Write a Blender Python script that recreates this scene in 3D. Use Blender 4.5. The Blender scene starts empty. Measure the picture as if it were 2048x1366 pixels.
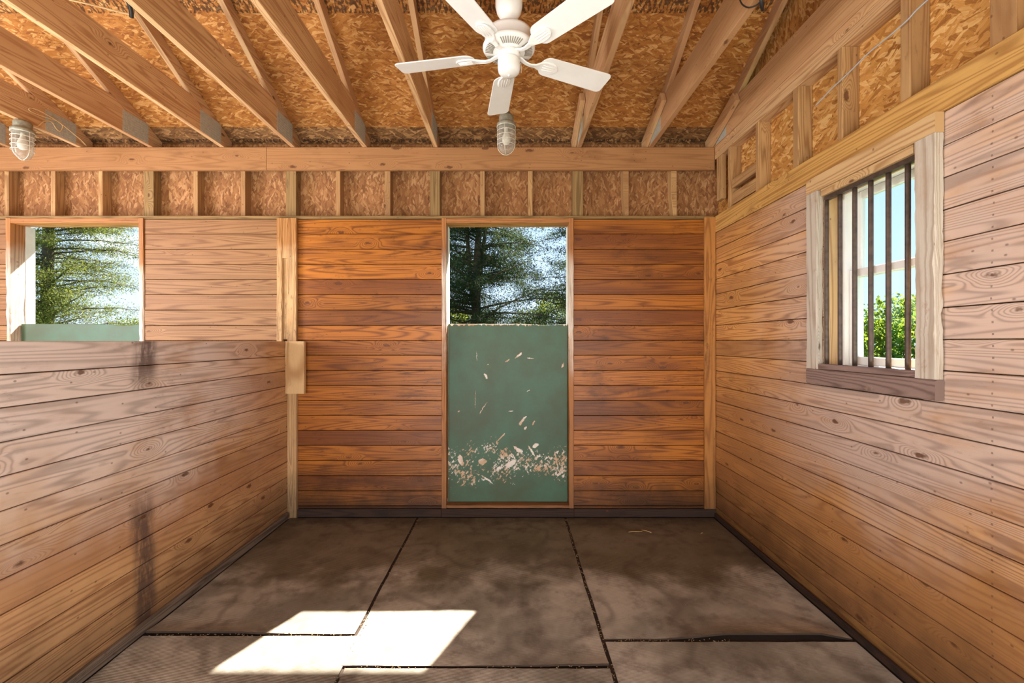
import bpy, math, random
import numpy as np
from mathutils import Vector, Matrix, noise as mn

SC = bpy.context.scene
COL = SC.collection
random.seed(7)
NR = np.random.default_rng(11)
PI = math.pi

# ------------------------------------------------------------------ camera
EYE = 1.51
F = 910.0                      # focal length in pixels of the 2048 px frame
cam_d = bpy.data.cameras.new('camera')
cam_d.sensor_width = 36.0
cam_d.lens = F / 2048 * 36
cam_d.shift_x = 0.001
cam_d.clip_start = 0.02
cam_d.clip_end = 500
cam = bpy.data.objects.new('camera', cam_d)
cam.location = (0, 0, EYE)
cam.rotation_euler = (PI / 2, 0, 0)
COL.objects.link(cam)
SC.camera = cam
SC.view_settings.view_transform = 'Standard'
SC.view_settings.look = 'None'
SC.view_settings.gamma = 1
SC.view_settings.use_curve_mapping = False
SC.view_settings.exposure = 0.5
SC.cycles.max_bounces = 10
SC.cycles.diffuse_bounces = 5
SC.cycles.transparent_max_bounces = 16
SC.cycles.sample_clamp_indirect = 6.0

# ------------------------------------------------------------------ world: blue sky with bright cloud
W = bpy.data.worlds.new('sky')
SC.world = W
W.use_nodes = True
wn, wl = W.node_tree.nodes, W.node_tree.links
wn.clear()
tc = wn.new('ShaderNodeTexCoord')
wmap = wn.new('ShaderNodeMapping'); wmap.inputs['Scale'].default_value = (1, 1, 2.2)
wmap.inputs['Location'].default_value = (0.35, 0.1, 0.0)
wl.new(tc.outputs['Generated'], wmap.inputs['Vector'])
cn = wn.new('ShaderNodeTexNoise'); cn.inputs['Scale'].default_value = 2.4
cn.inputs['Detail'].default_value = 7; cn.inputs['Roughness'].default_value = .55
wl.new(wmap.outputs['Vector'], cn.inputs['Vector'])
cr = wn.new('ShaderNodeValToRGB')
cr.color_ramp.elements[0].position = .57; cr.color_ramp.elements[0].color = (0, 0, 0, 1)
cr.color_ramp.elements[1].position = .72; cr.color_ramp.elements[1].color = (1, 1, 1, 1)
wl.new(cn.outputs['Fac'], cr.inputs['Fac'])
sp = wn.new('ShaderNodeSeparateXYZ'); wl.new(tc.outputs['Generated'], sp.inputs[0])
gr = wn.new('ShaderNodeValToRGB')
gr.color_ramp.elements[0].position = 0.0; gr.color_ramp.elements[0].color = (.66, .82, 1.0, 1)
gr.color_ramp.elements[1].position = .7; gr.color_ramp.elements[1].color = (.28, .48, .85, 1)
e = gr.color_ramp.elements.new(.25); e.color = (.50, .71, 1.0, 1)
wl.new(sp.outputs['Z'], gr.inputs['Fac'])
wm = wn.new('ShaderNodeMix'); wm.data_type = 'RGBA'
wl.new(cr.outputs['Color'], wm.inputs[0]); wl.new(gr.outputs['Color'], wm.inputs[6])
wm.inputs[7].default_value = (1.35, 1.35, 1.38, 1)
bg = wn.new('ShaderNodeBackground'); bg.inputs['Strength'].default_value = 1.1
wl.new(wm.outputs[2], bg.inputs['Color'])
wo = wn.new('ShaderNodeOutputWorld'); wl.new(bg.outputs[0], wo.inputs[0])

# ------------------------------------------------------------------ sun
SUN_DIR = Vector((-.645, -1.46, -1.66)).normalized()
sd = bpy.data.lights.new('sun', 'SUN'); sd.energy = 25; sd.angle = math.radians(.7)
sd.color = (1.0, .93, .82)
so = bpy.data.objects.new('sun', sd); so.rotation_euler = SUN_DIR.to_track_quat('-Z', 'Y').to_euler()
so.location = (4, 12, 14); COL.objects.link(so)
# fill lamps added out of view, standing in for daylight and floor bounce
def area(name, loc, rot, sx, sy, power, color):
    d = bpy.data.lights.new(name, 'AREA'); d.shape = 'RECTANGLE'; d.size = sx; d.size_y = sy
    d.energy = power; d.color = color
    o = bpy.data.objects.new(name, d); o.location = loc; o.rotation_euler = rot; COL.objects.link(o)
area('aisle_fill', (-.3, -1.45, .95), (PI / 2, 0, 0), 3.9, 1.7, 115, (1.0, .98, .96))  # added low fill behind the camera, in place of aisle daylight
area('aisle_floor_fill', (-.8, -.75, .03), (PI, 0, 0), 4.6, 1.3, 62, (1.0, .96, .90))  # added upward fill, in place of bounce off the aisle floor
area('next_stall_floor_fill', (-3.8, 1.35, .05), (PI, 0, 0), 3.0, 1.9, 150, (1.0, .97, .92))  # added upward fill hidden by the partition, boosts next stall's sun bounce
area('next_stall_side_fill', (-5.45, 1.4, 2.0), (0, -PI / 2, 0), 1.2, 1.6, 150, (1.0, .97, 1.0))  # added side fill; the wall behind it has no window

# ------------------------------------------------------------------ node helper
def lin(r, g, b):
    f = lambda c: (c / 255 / 12.92) if c / 255 <= .04045 else ((c / 255 + .055) / 1.055) ** 2.4
    return (f(r), f(g), f(b), 1)

class NT:
    def __init__(s, name):
        s.m = bpy.data.materials.new(name); s.m.use_nodes = True
        s.t = s.m.node_tree; s.t.nodes.clear()
    def n(s, typ, **props):
        nd = s.t.nodes.new(typ)
        for k, v in props.items(): setattr(nd, k, v)
        return nd
    def put(s, sock, v):
        if hasattr(v, 'is_output'): s.t.links.new(v, sock)
        elif v is not None:
            if isinstance(v, (int, float)) and hasattr(sock, 'default_value') and not isinstance(sock.default_value, float):
                v = (v,) * len(sock.default_value)
            sock.default_value = v
    def math(s, op, a, b=None, c=None, clamp=False):
        nd = s.n('ShaderNodeMath', operation=op, use_clamp=clamp)
        for i, x in enumerate((a, b, c)):
            if x is not None: s.put(nd.inputs[i], x)
        return nd.outputs[0]
    def mix(s, f, a, b, blend='MIX'):
        nd = s.n('ShaderNodeMix', data_type='RGBA', blend_type=blend)
        s.put(nd.inputs[0], f); s.put(nd.inputs[6], a); s.put(nd.inputs[7], b)
        return nd.outputs[2]
    def comb(s, x, y, z=0.0):
        nd = s.n('ShaderNodeCombineXYZ')
        for i, v in enumerate((x, y, z)): s.put(nd.inputs[i], v)
        return nd.outputs[0]
    def sep(s, v):
        nd = s.n('ShaderNodeSeparateXYZ'); s.put(nd.inputs[0], v); return nd.outputs
    def noise(s, vec, scale=1.0, detail=2.0, rough=.5, dist=0.0):
        nd = s.n('ShaderNodeTexNoise'); s.put(nd.inputs['Vector'], vec)
        nd.inputs['Scale'].default_value = scale; nd.inputs['Detail'].default_value = detail
        nd.inputs['Roughness'].default_value = rough; nd.inputs['Distortion'].default_value = dist
        return nd.outputs['Fac']
    def vor(s, vec, scale=1.0, rand=1.0, feature='F1', dims='3D'):
        nd = s.n('ShaderNodeTexVoronoi', feature=feature, voronoi_dimensions=dims)
        s.put(nd.inputs['Vector'], vec); nd.inputs['Scale'].default_value = scale
        nd.inputs['Randomness'].default_value = rand
        return nd
    def step(s, v, lo, hi, a=0.0, b=1.0, smooth=True):
        nd = s.n('ShaderNodeMapRange', interpolation_type='SMOOTHSTEP' if smooth else 'LINEAR')
        nd.clamp = True if hasattr(nd, 'clamp') else True
        for k, x in zip(range(5), (v, lo, hi, a, b)): s.put(nd.inputs[k], x)
        return nd.outputs[0]
    def bump(s, h, strength=.3, dist=.002):
        nd = s.n('ShaderNodeBump'); s.put(nd.inputs['Height'], h)
        nd.inputs['Strength'].default_value = strength; nd.inputs['Distance'].default_value = dist
        return nd.outputs[0]
    def pos(s): return s.n('ShaderNodeNewGeometry').outputs['Position']
    def uv(s): return s.n('ShaderNodeUVMap', uv_map='UVMap').outputs[0]
    def rnd(s): return s.n('ShaderNodeAttribute', attribute_name='rnd').outputs['Fac']
    def out(s, color, rough=.6, metal=0.0, normal=None, spec=.4, **kw):
        p = s.n('ShaderNodeBsdfPrincipled')
        s.put(p.inputs['Base Color'], color); s.put(p.inputs['Roughness'], rough)
        s.put(p.inputs['Metallic'], metal); s.put(p.inputs['Specular IOR Level'], spec)
        if normal is not None: s.put(p.inputs['Normal'], normal)
        for k, v in kw.items(): s.put(p.inputs[k], v)
        o = s.n('ShaderNodeOutputMaterial'); s.t.links.new(p.outputs[0], o.inputs[0])
        return s.m

def wood(name, early, late, alt=None, grain=1.0, freq=120, tone=.35, knots=.5, dirt=.35, dirtcol=(60, 35, 20),
         rough=.5, base_dirt=0.0, worn=0.0, worn_or_lit_col=(205, 180, 165), worn_axis=None, bumpy=.35, fine=.35, spec=.35,
         worn_axis2=None, smudge=False, nails=False):
    t = NT(name)
    su = t.sep(t.uv()); u, v = su[0], su[1]
    r = t.rnd()
    n1 = t.noise(t.comb(t.math('MULTIPLY', u, .42), t.math('MULTIPLY', v, 8.5), t.math('MULTIPLY', r, 43)), 1, 1.6, .4)
    vo = t.vor(t.comb(t.math('MULTIPLY', u, 2.4), t.math('MULTIPLY', v, 6.0), 0), 1, 1, dims='2D')
    d = vo.outputs['Distance']; cs = t.sep(vo.outputs['Color'])
    sel = t.math('LESS_THAN', cs[0], knots * .62)
    wob = t.noise(t.comb(t.math('MULTIPLY', u, 40), t.math('MULTIPLY', v, 60), 0), 1, 2)
    dd = t.math('ADD', t.math('ADD', d, t.math('MULTIPLY', t.math('SUBTRACT', wob, .5), .13)), t.math('MULTIPLY', cs[1], .055))
    infl = t.math('MULTIPLY', t.math('POWER', t.step(d, .42, .0), 1.6), t.math('MULTIPLY', sel, .30))
    n = t.math('ADD', n1, infl)
    ring = t.math('MULTIPLY_ADD', t.math('SINE', t.math('MULTIPLY', n, freq)), .5, .5)
    ring = t.math('POWER', ring, 2.6)
    fib = t.noise(t.comb(t.math('MULTIPLY', u, 5), t.math('MULTIPLY', v, 260), r), 1, 3, .6)
    g = t.math('ADD', t.math('MULTIPLY', ring, .80 * grain), t.math('MULTIPLY', t.math('SUBTRACT', fib, .35), fine), clamp=True)
    c = t.mix(g, lin(*early), lin(*late))
    if alt:
        r2 = t.math('FRACT', t.math('MULTIPLY', r, 7.31))
        big = t.noise(t.comb(t.math('MULTIPLY', u, .9), t.math('MULTIPLY', v, 4.5), r), 1, 3)
        c = t.mix(t.math('MULTIPLY', t.step(t.math('ADD', t.math('MULTIPLY', r2, .6), t.math('MULTIPLY', t.math('SUBTRACT', big, .5), 1.8)), .0, .75), .8), c, lin(*alt))
    c = t.mix(1.0, c, t.comb(*([t.math('ADD', 1 - tone / 2, t.math('MULTIPLY', r, tone))] * 3)), 'MULTIPLY')
    P = t.pos()
    ps = t.sep(P)
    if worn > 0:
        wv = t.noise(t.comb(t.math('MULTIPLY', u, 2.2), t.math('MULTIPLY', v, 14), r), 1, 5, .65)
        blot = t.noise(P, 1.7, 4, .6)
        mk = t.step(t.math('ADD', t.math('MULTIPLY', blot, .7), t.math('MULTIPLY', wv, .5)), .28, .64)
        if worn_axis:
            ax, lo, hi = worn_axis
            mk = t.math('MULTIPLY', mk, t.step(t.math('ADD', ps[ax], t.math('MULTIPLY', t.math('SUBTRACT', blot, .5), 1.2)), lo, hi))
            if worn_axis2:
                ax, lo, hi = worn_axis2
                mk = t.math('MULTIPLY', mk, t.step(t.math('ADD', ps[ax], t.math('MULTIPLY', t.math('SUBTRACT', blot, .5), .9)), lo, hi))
        c = t.mix(t.math('MULTIPLY', mk, worn), c, t.mix(t.math('MULTIPLY', g, .75), lin(*worn_or_lit_col), lin(*[int(q * .70) for q in worn_or_lit_col])))
    if dirt > 0:
        dn = t.noise(t.comb(t.math('MULTIPLY', u, 3.2), t.math('MULTIPLY', v, 9), t.math('MULTIPLY', r, 3)), 1, 5, .65)
        bn = t.noise(P, 2.3, 5, .6)
        dm = t.step(t.math('ADD', t.math('MULTIPLY', dn, .5), t.math('MULTIPLY', bn, .5)), .50, .72)
        c = t.mix(t.math('MULTIPLY', dm, dirt), c, lin(*dirtcol))
        d2 = t.noise(t.comb(t.math('MULTIPLY', u, 11), t.math('MULTIPLY', v, 42), r), 1, 6, .72, .4)
        m2 = t.math('MULTIPLY', t.step(d2, .56, .68), t.step(bn, .40, .60))
        c = t.mix(t.math('MULTIPLY', m2, dirt * .9), c, lin(*dirtcol))
    if smudge:
        # dark rubbed column left by something that leaned on the boards
        sm = t.noise(t.comb(t.math('MULTIPLY', ps[1], 26), t.math('MULTIPLY', ps[2], 7), 0), 1, 5, .7)
        sy = t.step(t.math('ABSOLUTE', t.math('SUBTRACT', ps[1], t.math('MULTIPLY_ADD', t.math('SUBTRACT', t.noise(P, 3, 3), .5), .10, 2.36))), .10, .03)
        sz = t.math('MAXIMUM', t.step(ps[2], 1.20, 1.40), t.step(ps[2], .80, .55))
        c = t.mix(t.math('MULTIPLY', t.math('MULTIPLY', sy, sz), t.step(sm, .30, .55, .2, .85)), c, lin(88, 70, 64))
    if nails:
        nz = t.math('ABSOLUTE', t.math('SUBTRACT', t.math('FRACT', t.math('MULTIPLY', ps[2], 1 / .0433)), .5))
        nm = t.math('MULTIPLY', t.math('LESS_THAN', nz, .09), t.math('LESS_THAN', t.math('ABSOLUTE', t.math('SUBTRACT', ps[1], t.math('MULTIPLY_ADD', t.noise(P, 14, 1), .02, 1.644))), .0035))
        c = t.mix(t.math('MULTIPLY', nm, .6), c, lin(84, 62, 52))
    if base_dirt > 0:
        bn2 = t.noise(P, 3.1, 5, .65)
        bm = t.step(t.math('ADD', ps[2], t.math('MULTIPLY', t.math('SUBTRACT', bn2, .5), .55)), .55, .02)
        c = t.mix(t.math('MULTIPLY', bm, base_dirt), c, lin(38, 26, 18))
    sv = t.vor(t.comb(t.math('MULTIPLY', u, 9), t.math('MULTIPLY', v, 13), 0), 1, 1, dims='2D')
    spk = t.math('MULTIPLY', t.step(sv.outputs['Distance'], .075, .03), t.math('LESS_THAN', t.sep(sv.outputs['Color'])[0], .16))
    c = t.mix(t.math('MULTIPLY', spk, .55), c, lin(70, 42, 26))
    km = t.math('MULTIPLY', t.step(dd, .11, .045), sel)
    kc = t.mix(t.step(dd, .03, .10), lin(95, 52, 28), lin(52, 28, 16))
    c = t.mix(t.math('MULTIPLY', km, .85), c, kc)
    h = t.math('ADD', t.math('MULTIPLY', ring, -.35), t.math('MULTIPLY', fib, .8))
    rg = t.math('ADD', rough, t.math('MULTIPLY', t.math('SUBTRACT', fib, .5), .25))
    return t.out(c, rg, 0, t.bump(h, bumpy, .0015), spec)

def osb(name, cols, crack=.5, sc=1.0, vertical=False, stamp=False):
    """strand board: three layers of long chips, the chip lying highest wins"""
    t = NT(name)
    s = t.sep(t.uv()); u, v = (s[1], s[0]) if vertical else (s[0], s[1])
    wr = t.noise(t.comb(u, v, 0), 5 * sc, 3)
    wr2 = t.noise(t.comb(v, u, 3), 6 * sc, 3)
    u2 = t.math('ADD', u, t.math('MULTIPLY', t.math('SUBTRACT', wr, .5), .035))
    v2 = t.math('ADD', v, t.math('MULTIPLY', t.math('SUBTRACT', wr2, .5), .035))
    hs, ts = None, None
    for k, (ang, a, b) in enumerate(((12, 9, 44), (-32, 10, 40), (38, 11, 38), (-8, 7, 30))):
        ca, sa = math.cos(math.radians(ang)), math.sin(math.radians(ang))
        x = t.math('ADD', t.math('MULTIPLY', u2, ca), t.math('MULTIPLY', v2, sa))
        y = t.math('SUBTRACT', t.math('MULTIPLY', v2, ca), t.math('MULTIPLY', u2, sa))
        vo = t.vor(t.comb(t.math('MULTIPLY', x, a * sc), t.math('MULTIPLY', y, b * sc), k * 7.3), 1, 1, dims='2D')
        c = t.sep(vo.outputs['Color'])
        fib = t.noise(t.comb(t.math('MULTIPLY', x, 14), t.math('MULTIPLY', y, 300), k), 1, 2)
        tone = t.math('ADD', c[1], t.math('MULTIPLY', t.math('SUBTRACT', fib, .5), .75))
        h = t.math('SUBTRACT', c[0], t.math('MULTIPLY', vo.outputs['Distance'], .35))
        if hs is None: hs, ts = h, tone
        else:
            m = t.math('GREATER_THAN', h, hs)
            ts = t.math('ADD', t.math('MULTIPLY', tone, m), t.math('MULTIPLY', ts, t.math('SUBTRACT', 1, m)))
            hs = t.math('MAXIMUM', h, hs)
    rp = t.n('ShaderNodeValToRGB'); t.put(rp.inputs[0], ts)
    el = rp.color_ramp.elements
    el[0].position = .0; el[0].color = lin(*cols[0]); el[1].position = 1.0; el[1].color = lin(*cols[3])
    q = el.new(.3); q.color = lin(*cols[1]); q = el.new(.68); q.color = lin(*cols[2])
    c = rp.outputs[0]
    ck = t.noise(t.comb(t.math('MULTIPLY', u, 16), t.math('MULTIPLY', v, 46), 0), 1, 4, .7, .8)
    c = t.mix(t.math('MULTIPLY', t.step(ck, .60, .70), crack), c, lin(60, 32, 14))
    bl = t.noise(t.comb(u, v, 9), 1.6, 4, .6)
    c = t.mix(t.math('MULTIPLY', t.step(bl, .45, .75), .35), c, lin(95, 58, 26))
    if stamp:
        # ink lines printed on the panel
        py_ = t.sep(t.pos())[1]
        row = t.math('MULTIPLY', t.math('MULTIPLY', t.math('GREATER_THAN', py_, stamp[0]), t.math('LESS_THAN', py_, stamp[1])),
                     t.step(t.noise(t.comb(t.math('MULTIPLY', u, 60), t.math('MULTIPLY', v, 26), 0), 1, 1), .48, .54))
        c = t.mix(t.math('MULTIPLY', row, .75), c, lin(45, 33, 25))
    h = t.math('ADD', hs, t.math('MULTIPLY', ts, .3))
    return t.out(c, .75, 0, t.bump(h, .6, .003), .25)

def plain(name, rgb, rough=.5, metal=0.0, var=.12, sc=12, spec=.4, bump=.05, dark=None, **kw):
    t = NT(name)
    n = t.noise(t.pos(), sc, 4, .6)
    c = t.mix(t.math('MULTIPLY', t.step(n, .35, .75), var), lin(*rgb), lin(*(dark or tuple(int(x * .55) for x in rgb))))
    return t.out(c, rough, metal, t.bump(n, bump, .002), spec, **kw)

M = {}
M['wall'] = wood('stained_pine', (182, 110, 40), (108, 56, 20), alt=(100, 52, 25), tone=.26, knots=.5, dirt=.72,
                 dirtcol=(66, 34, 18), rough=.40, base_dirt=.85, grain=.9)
M['wall_plain'] = wood('tan_pine', (154, 112, 72), (114, 75, 42), alt=(138, 95, 60), tone=.10, knots=.12, dirt=.3,
                 dirtcol=(100, 62, 38), rough=.55, grain=1.1)
M['wall_right'] = wood('rubbed_lit_pine', (206, 150, 86), (150, 96, 52), alt=(156, 108, 68), tone=.2, knots=.5, dirt=.35,
                 dirtcol=(90, 54, 34), rough=.42, base_dirt=.65, worn=.82, worn_or_lit_col=(206, 182, 168), worn_axis=(1, 3.5, 2.3), worn_axis2=(2, .45, 1.05), nails=True)  # rub wear toward the camera, its tint lightened in place of window light
M['partition'] = wood('rubbed_lit_partition_pine', (208, 162, 112), (160, 112, 72), alt=(172, 124, 86), tone=.16, knots=.45, dirt=.35,
                 dirtcol=(92, 62, 46), rough=.45, base_dirt=.55, worn=.85, worn_or_lit_col=(238, 220, 208), worn_axis=(2, .45, 1.2), worn_axis2=(1, 3.9, 2.7), smudge=True)  # rubbed film paled beyond its wear to stand in for window light
M['frame_pine'] = wood('frame_pine', (208, 172, 124), (168, 124, 78), tone=.2, knots=.5, dirt=.3, dirtcol=(110, 72, 42), rough=.65)
M['stud'] = wood('stud_pine', (190, 150, 100), (146, 104, 62), alt=(152, 110, 70), tone=.25, knots=.3, dirt=.4, dirtcol=(100, 66, 38), rough=.7)
M['post'] = wood('treated_post', (150, 118, 74), (104, 80, 46), tone=.2, knots=.3, dirt=.5, dirtcol=(74, 54, 34), rough=.75)
M['header'] = wood('header_pine', (168, 120, 76), (130, 86, 50), tone=.1, knots=.8, dirt=.4, dirtcol=(100, 58, 34), rough=.65, grain=.6)
M['truss'] = wood('truss_pine', (208, 170, 124), (164, 118, 76), alt=(180, 134, 92), tone=.2, knots=.35, dirt=.25, dirtcol=(116, 76, 46), rough=.65)
M['trim_top'] = wood('ledge_pine', (204, 158, 90), (160, 112, 58), tone=.15, knots=.45, dirt=.4, dirtcol=(116, 78, 42), rough=.55)
M['worn_pale'] = wood('rubbed_frame_pine', (196, 184, 168), (166, 148, 128), tone=.1, knots=.35, dirt=.6, dirtcol=(150, 104, 66), rough=.75, bumpy=.9)
M['sill_dark'] = wood('rubbed_sill', (140, 116, 106), (100, 78, 70), tone=.1, knots=.1, dirt=.45, dirtcol=(180, 150, 120), rough=.5)
M['strip'] = wood('guide_strip_pine', (176, 124, 70), (132, 84, 42), tone=.1, knots=.3, dirt=.6, dirtcol=(84, 54, 32), rough=.75, base_dirt=.6,
                  worn=.7, worn_or_lit_col=(214, 176, 128), worn_axis=(2, 2.35, 2.15))
M['corner'] = wood('corner_board_pine', (184, 124, 62), (142, 88, 40), tone=.1, knots=.6, dirt=.8, dirtcol=(84, 50, 28), rough=.6, base_dirt=.5)
M['jamb'] = wood('jamb_pine', (180, 120, 68), (128, 78, 42), tone=.1, knots=.1, dirt=.5, dirtcol=(86, 52, 32), rough=.6, base_dirt=.5,
                 worn=.95, worn_or_lit_col=(232, 218, 200), worn_axis=(2, 1.15, 1.6), worn_axis2=(2, 2.35, 2.0))
M['skirt'] = wood('grimy_skirt', (58, 38, 27), (36, 24, 17), tone=.2, knots=.1, dirt=.8, dirtcol=(28, 19, 14), rough=.8)
M['skirt_grey'] = wood('grey_skirt', (120, 104, 88), (72, 58, 46), tone=.2, knots=.0, dirt=.8, dirtcol=(44, 33, 25), rough=.8)
M['osb'] = osb('roof_strand_board', ((132, 80, 36), (158, 100, 44), (172, 114, 54), (206, 156, 96)), crack=.8, sc=1.8, stamp=(3.0, 3.085))
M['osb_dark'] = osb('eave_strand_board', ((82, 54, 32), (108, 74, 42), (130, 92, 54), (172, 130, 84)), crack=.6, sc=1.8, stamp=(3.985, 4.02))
M['osb_right'] = osb('gable_strand_board', ((150, 96, 44), (184, 128, 62), (200, 144, 76), (224, 180, 116)), crack=.6, sc=1.5, vertical=True)
M['osb_wall'] = osb('wall_strand_board', ((120, 78, 46), (144, 96, 58), (158, 110, 68), (186, 140, 96)), crack=.6, sc=1.8, vertical=True)
M['white'] = plain('fan_white', (244, 244, 240), .35, var=.06)
M['white_dark'] = plain('vent_slot', (150, 142, 128), .6)
M['vinyl'] = plain('white_vinyl', (238, 238, 234), .45, var=.05)
M['white_paint'] = plain('white_exterior_paint', (232, 228, 222), .7, var=.12)
M['steel'] = plain('galvanised_plate', (180, 180, 168), .6, .15, var=.3, sc=60, bump=.3)
M['bar'] = plain('weathered_bar', (88, 72, 62), .45, .3, var=.6, sc=40, dark=(46, 38, 34), bump=.3)
M['iron'] = plain('grey_cast_metal', (150, 146, 128), .6, .2, var=.5, sc=40, bump=.2)
M['cage'] = plain('cage_metal', (214, 208, 192), .5, .1, var=.3, sc=60)
M['cable'] = plain('cream_cable', (214, 180, 128), .5)
M['wire'] = plain('grey_wire', (176, 182, 190), .45, .1)
M['black'] = plain('black_plastic', (34, 32, 30), .5)
M['bulb'] = plain('bulb_white', (238, 236, 228), .3, var=.02)
M['chaff'] = plain('chaff', (132, 106, 72), .9)
M['straw'] = plain('straw', (214, 180, 110), .8)
M['dark_concrete'] = plain('dark_earth', (62, 46, 34), .9, var=.5, sc=9, bump=.5)
M['bark'] = plain('bark', (84, 74, 60), .9, var=.7, sc=14, bump=.9)
M['grass'] = plain('grass', (78, 104, 44), .9, var=.6, sc=1.2, bump=.3)
M['shingle'] = plain('roof_shingle', (70, 66, 62), .9)

def glass(name, tint=(1, 1, 1, 1), gl=.08):
    t = NT(name)
    tr = t.n('ShaderNodeBsdfTransparent'); tr.inputs[0].default_value = tint
    g = t.n('ShaderNodeBsdfGlossy'); g.inputs['Roughness'].default_value = .03
    fr = t.n('ShaderNodeLayerWeight'); fr.inputs[0].default_value = .25
    m = t.n('ShaderNodeMixShader'); t.t.links.new(t.math('MULTIPLY_ADD', t.math('POWER', fr.outputs['Facing'], 3), .3, gl * .4), m.inputs[0])
    t.t.links.new(tr.outputs[0], m.inputs[1]); t.t.links.new(g.outputs[0], m.inputs[2])
    o = t.n('ShaderNodeOutputMaterial'); t.t.links.new(m.outputs[0], o.inputs[0])
    return t.m
M['pane'] = glass('window_glass', (.93, .96, .97, 1))
def frosted():
    t = NT('jar_glass')
    tr = t.n('ShaderNodeBsdfTransparent'); tr.inputs[0].default_value = (.9, .89, .86, 1)
    g = t.n('ShaderNodeBsdfPrincipled'); g.inputs['Base Color'].default_value = lin(206, 200, 188); g.inputs['Roughness'].default_value = .15
    lw = t.n('ShaderNodeLayerWeight'); lw.inputs[0].default_value = .4
    dn = t.noise(t.pos(), 30, 4, .6)
    m = t.n('ShaderNodeMixShader')
    t.t.links.new(t.math('ADD', t.math('MULTIPLY', lw.outputs['Facing'], .5), t.math('MULTIPLY', dn, .35)), m.inputs[0])
    t.t.links.new(tr.outputs[0], m.inputs[1]); t.t.links.new(g.outputs[0], m.inputs[2])
    o = t.n('ShaderNodeOutputMaterial'); t.t.links.new(m.outputs[0], o.inputs[0])
    return t.m
M['jar'] = frosted()

def leafmat(name, a, b, trans=.45, tcol=(190, 200, 70)):
    t = NT(name)
    c = t.mix(t.rnd(), lin(*a), lin(*b))
    d = t.n('ShaderNodeBsdfDiffuse'); t.put(d.inputs[0], c)
    tl = t.n('ShaderNodeBsdfTranslucent'); t.put(tl.inputs[0], t.mix(.5, c, lin(*tcol)))
    m = t.n('ShaderNodeMixShader'); m.inputs[0].default_value = trans
    t.t.links.new(d.outputs[0], m.inputs[1]); t.t.links.new(tl.outputs[0], m.inputs[2])
    o = t.n('ShaderNodeOutputMaterial'); t.t.links.new(m.outputs[0], o.inputs[0])
    return t.m
M['cedar'] = leafmat('cedar_needles', (22, 36, 24), (50, 66, 44), .2, (120, 140, 80))
M['cedar_lit'] = leafmat('sunlit_needles', (58, 72, 34), (116, 120, 62), .3, (160, 170, 80))  # sunlight put into the colour: lighter, yellower copy of the cedar needles
M['bush'] = leafmat('bush_leaves', (38, 56, 26), (88, 104, 46), .3)
M['hedge'] = leafmat('hedge_leaves', (28, 74, 24), (84, 138, 44), .4)

def mat_rubber():
    t = NT('stall_rubber')
    P = t.pos(); s = t.sep(P)
    n = t.noise(P, 1.4, 6, .62)
    n2 = t.noise(P, 6, 6, .7)
    uvs = t.sep(t.uv())
    rib = t.math('MULTIPLY_ADD', t.math('SINE', t.math('MULTIPLY', t.math('ADD', uvs[1], t.math('MULTIPLY', uvs[0], .15)), 2 * PI / .0085)), .5, .5)
    c = t.mix(t.step(n, .38, .62), lin(190, 180, 162), lin(134, 126, 110))
    # urine stain, brownish with a wavy outline, reaching out from the back wall
    st = t.step(t.math('ADD', s[1], t.math('MULTIPLY', t.math('SUBTRACT', n, .5), 1.5)), 2.75, 3.05)
    c = t.mix(t.math('MULTIPLY', st, .75), c, lin(92, 78, 50))
    e = t.step(t.math('ABSOLUTE', t.math('SUBTRACT', t.noise(P, 1.1, 3, .5), .5)), .035, .0)
    c = t.mix(t.math('MULTIPLY', e, .35), c, lin(64, 48, 34))
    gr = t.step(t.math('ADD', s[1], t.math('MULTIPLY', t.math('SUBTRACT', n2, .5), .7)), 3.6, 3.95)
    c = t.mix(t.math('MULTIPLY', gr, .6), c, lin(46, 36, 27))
    c = t.mix(t.math('MULTIPLY', t.step(n2, .46, .70), .5), c, lin(74, 57, 44))
    fl = t.noise(P, 55, 2, .5)
    c = t.mix(t.math('MULTIPLY', t.step(fl, .72, .78), .5), c, lin(190, 170, 140))
    c = t.mix(t.math('MULTIPLY', rib, .30), c, lin(60, 48, 40))
    h = t.math('ADD', rib, t.math('MULTIPLY', n2, 1.2))
    return t.out(c, t.math('ADD', .5, t.math('MULTIPLY', n2, .25)), 0, t.bump(h, .5, .0016), .35)
M['rubber'] = mat_rubber()

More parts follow.
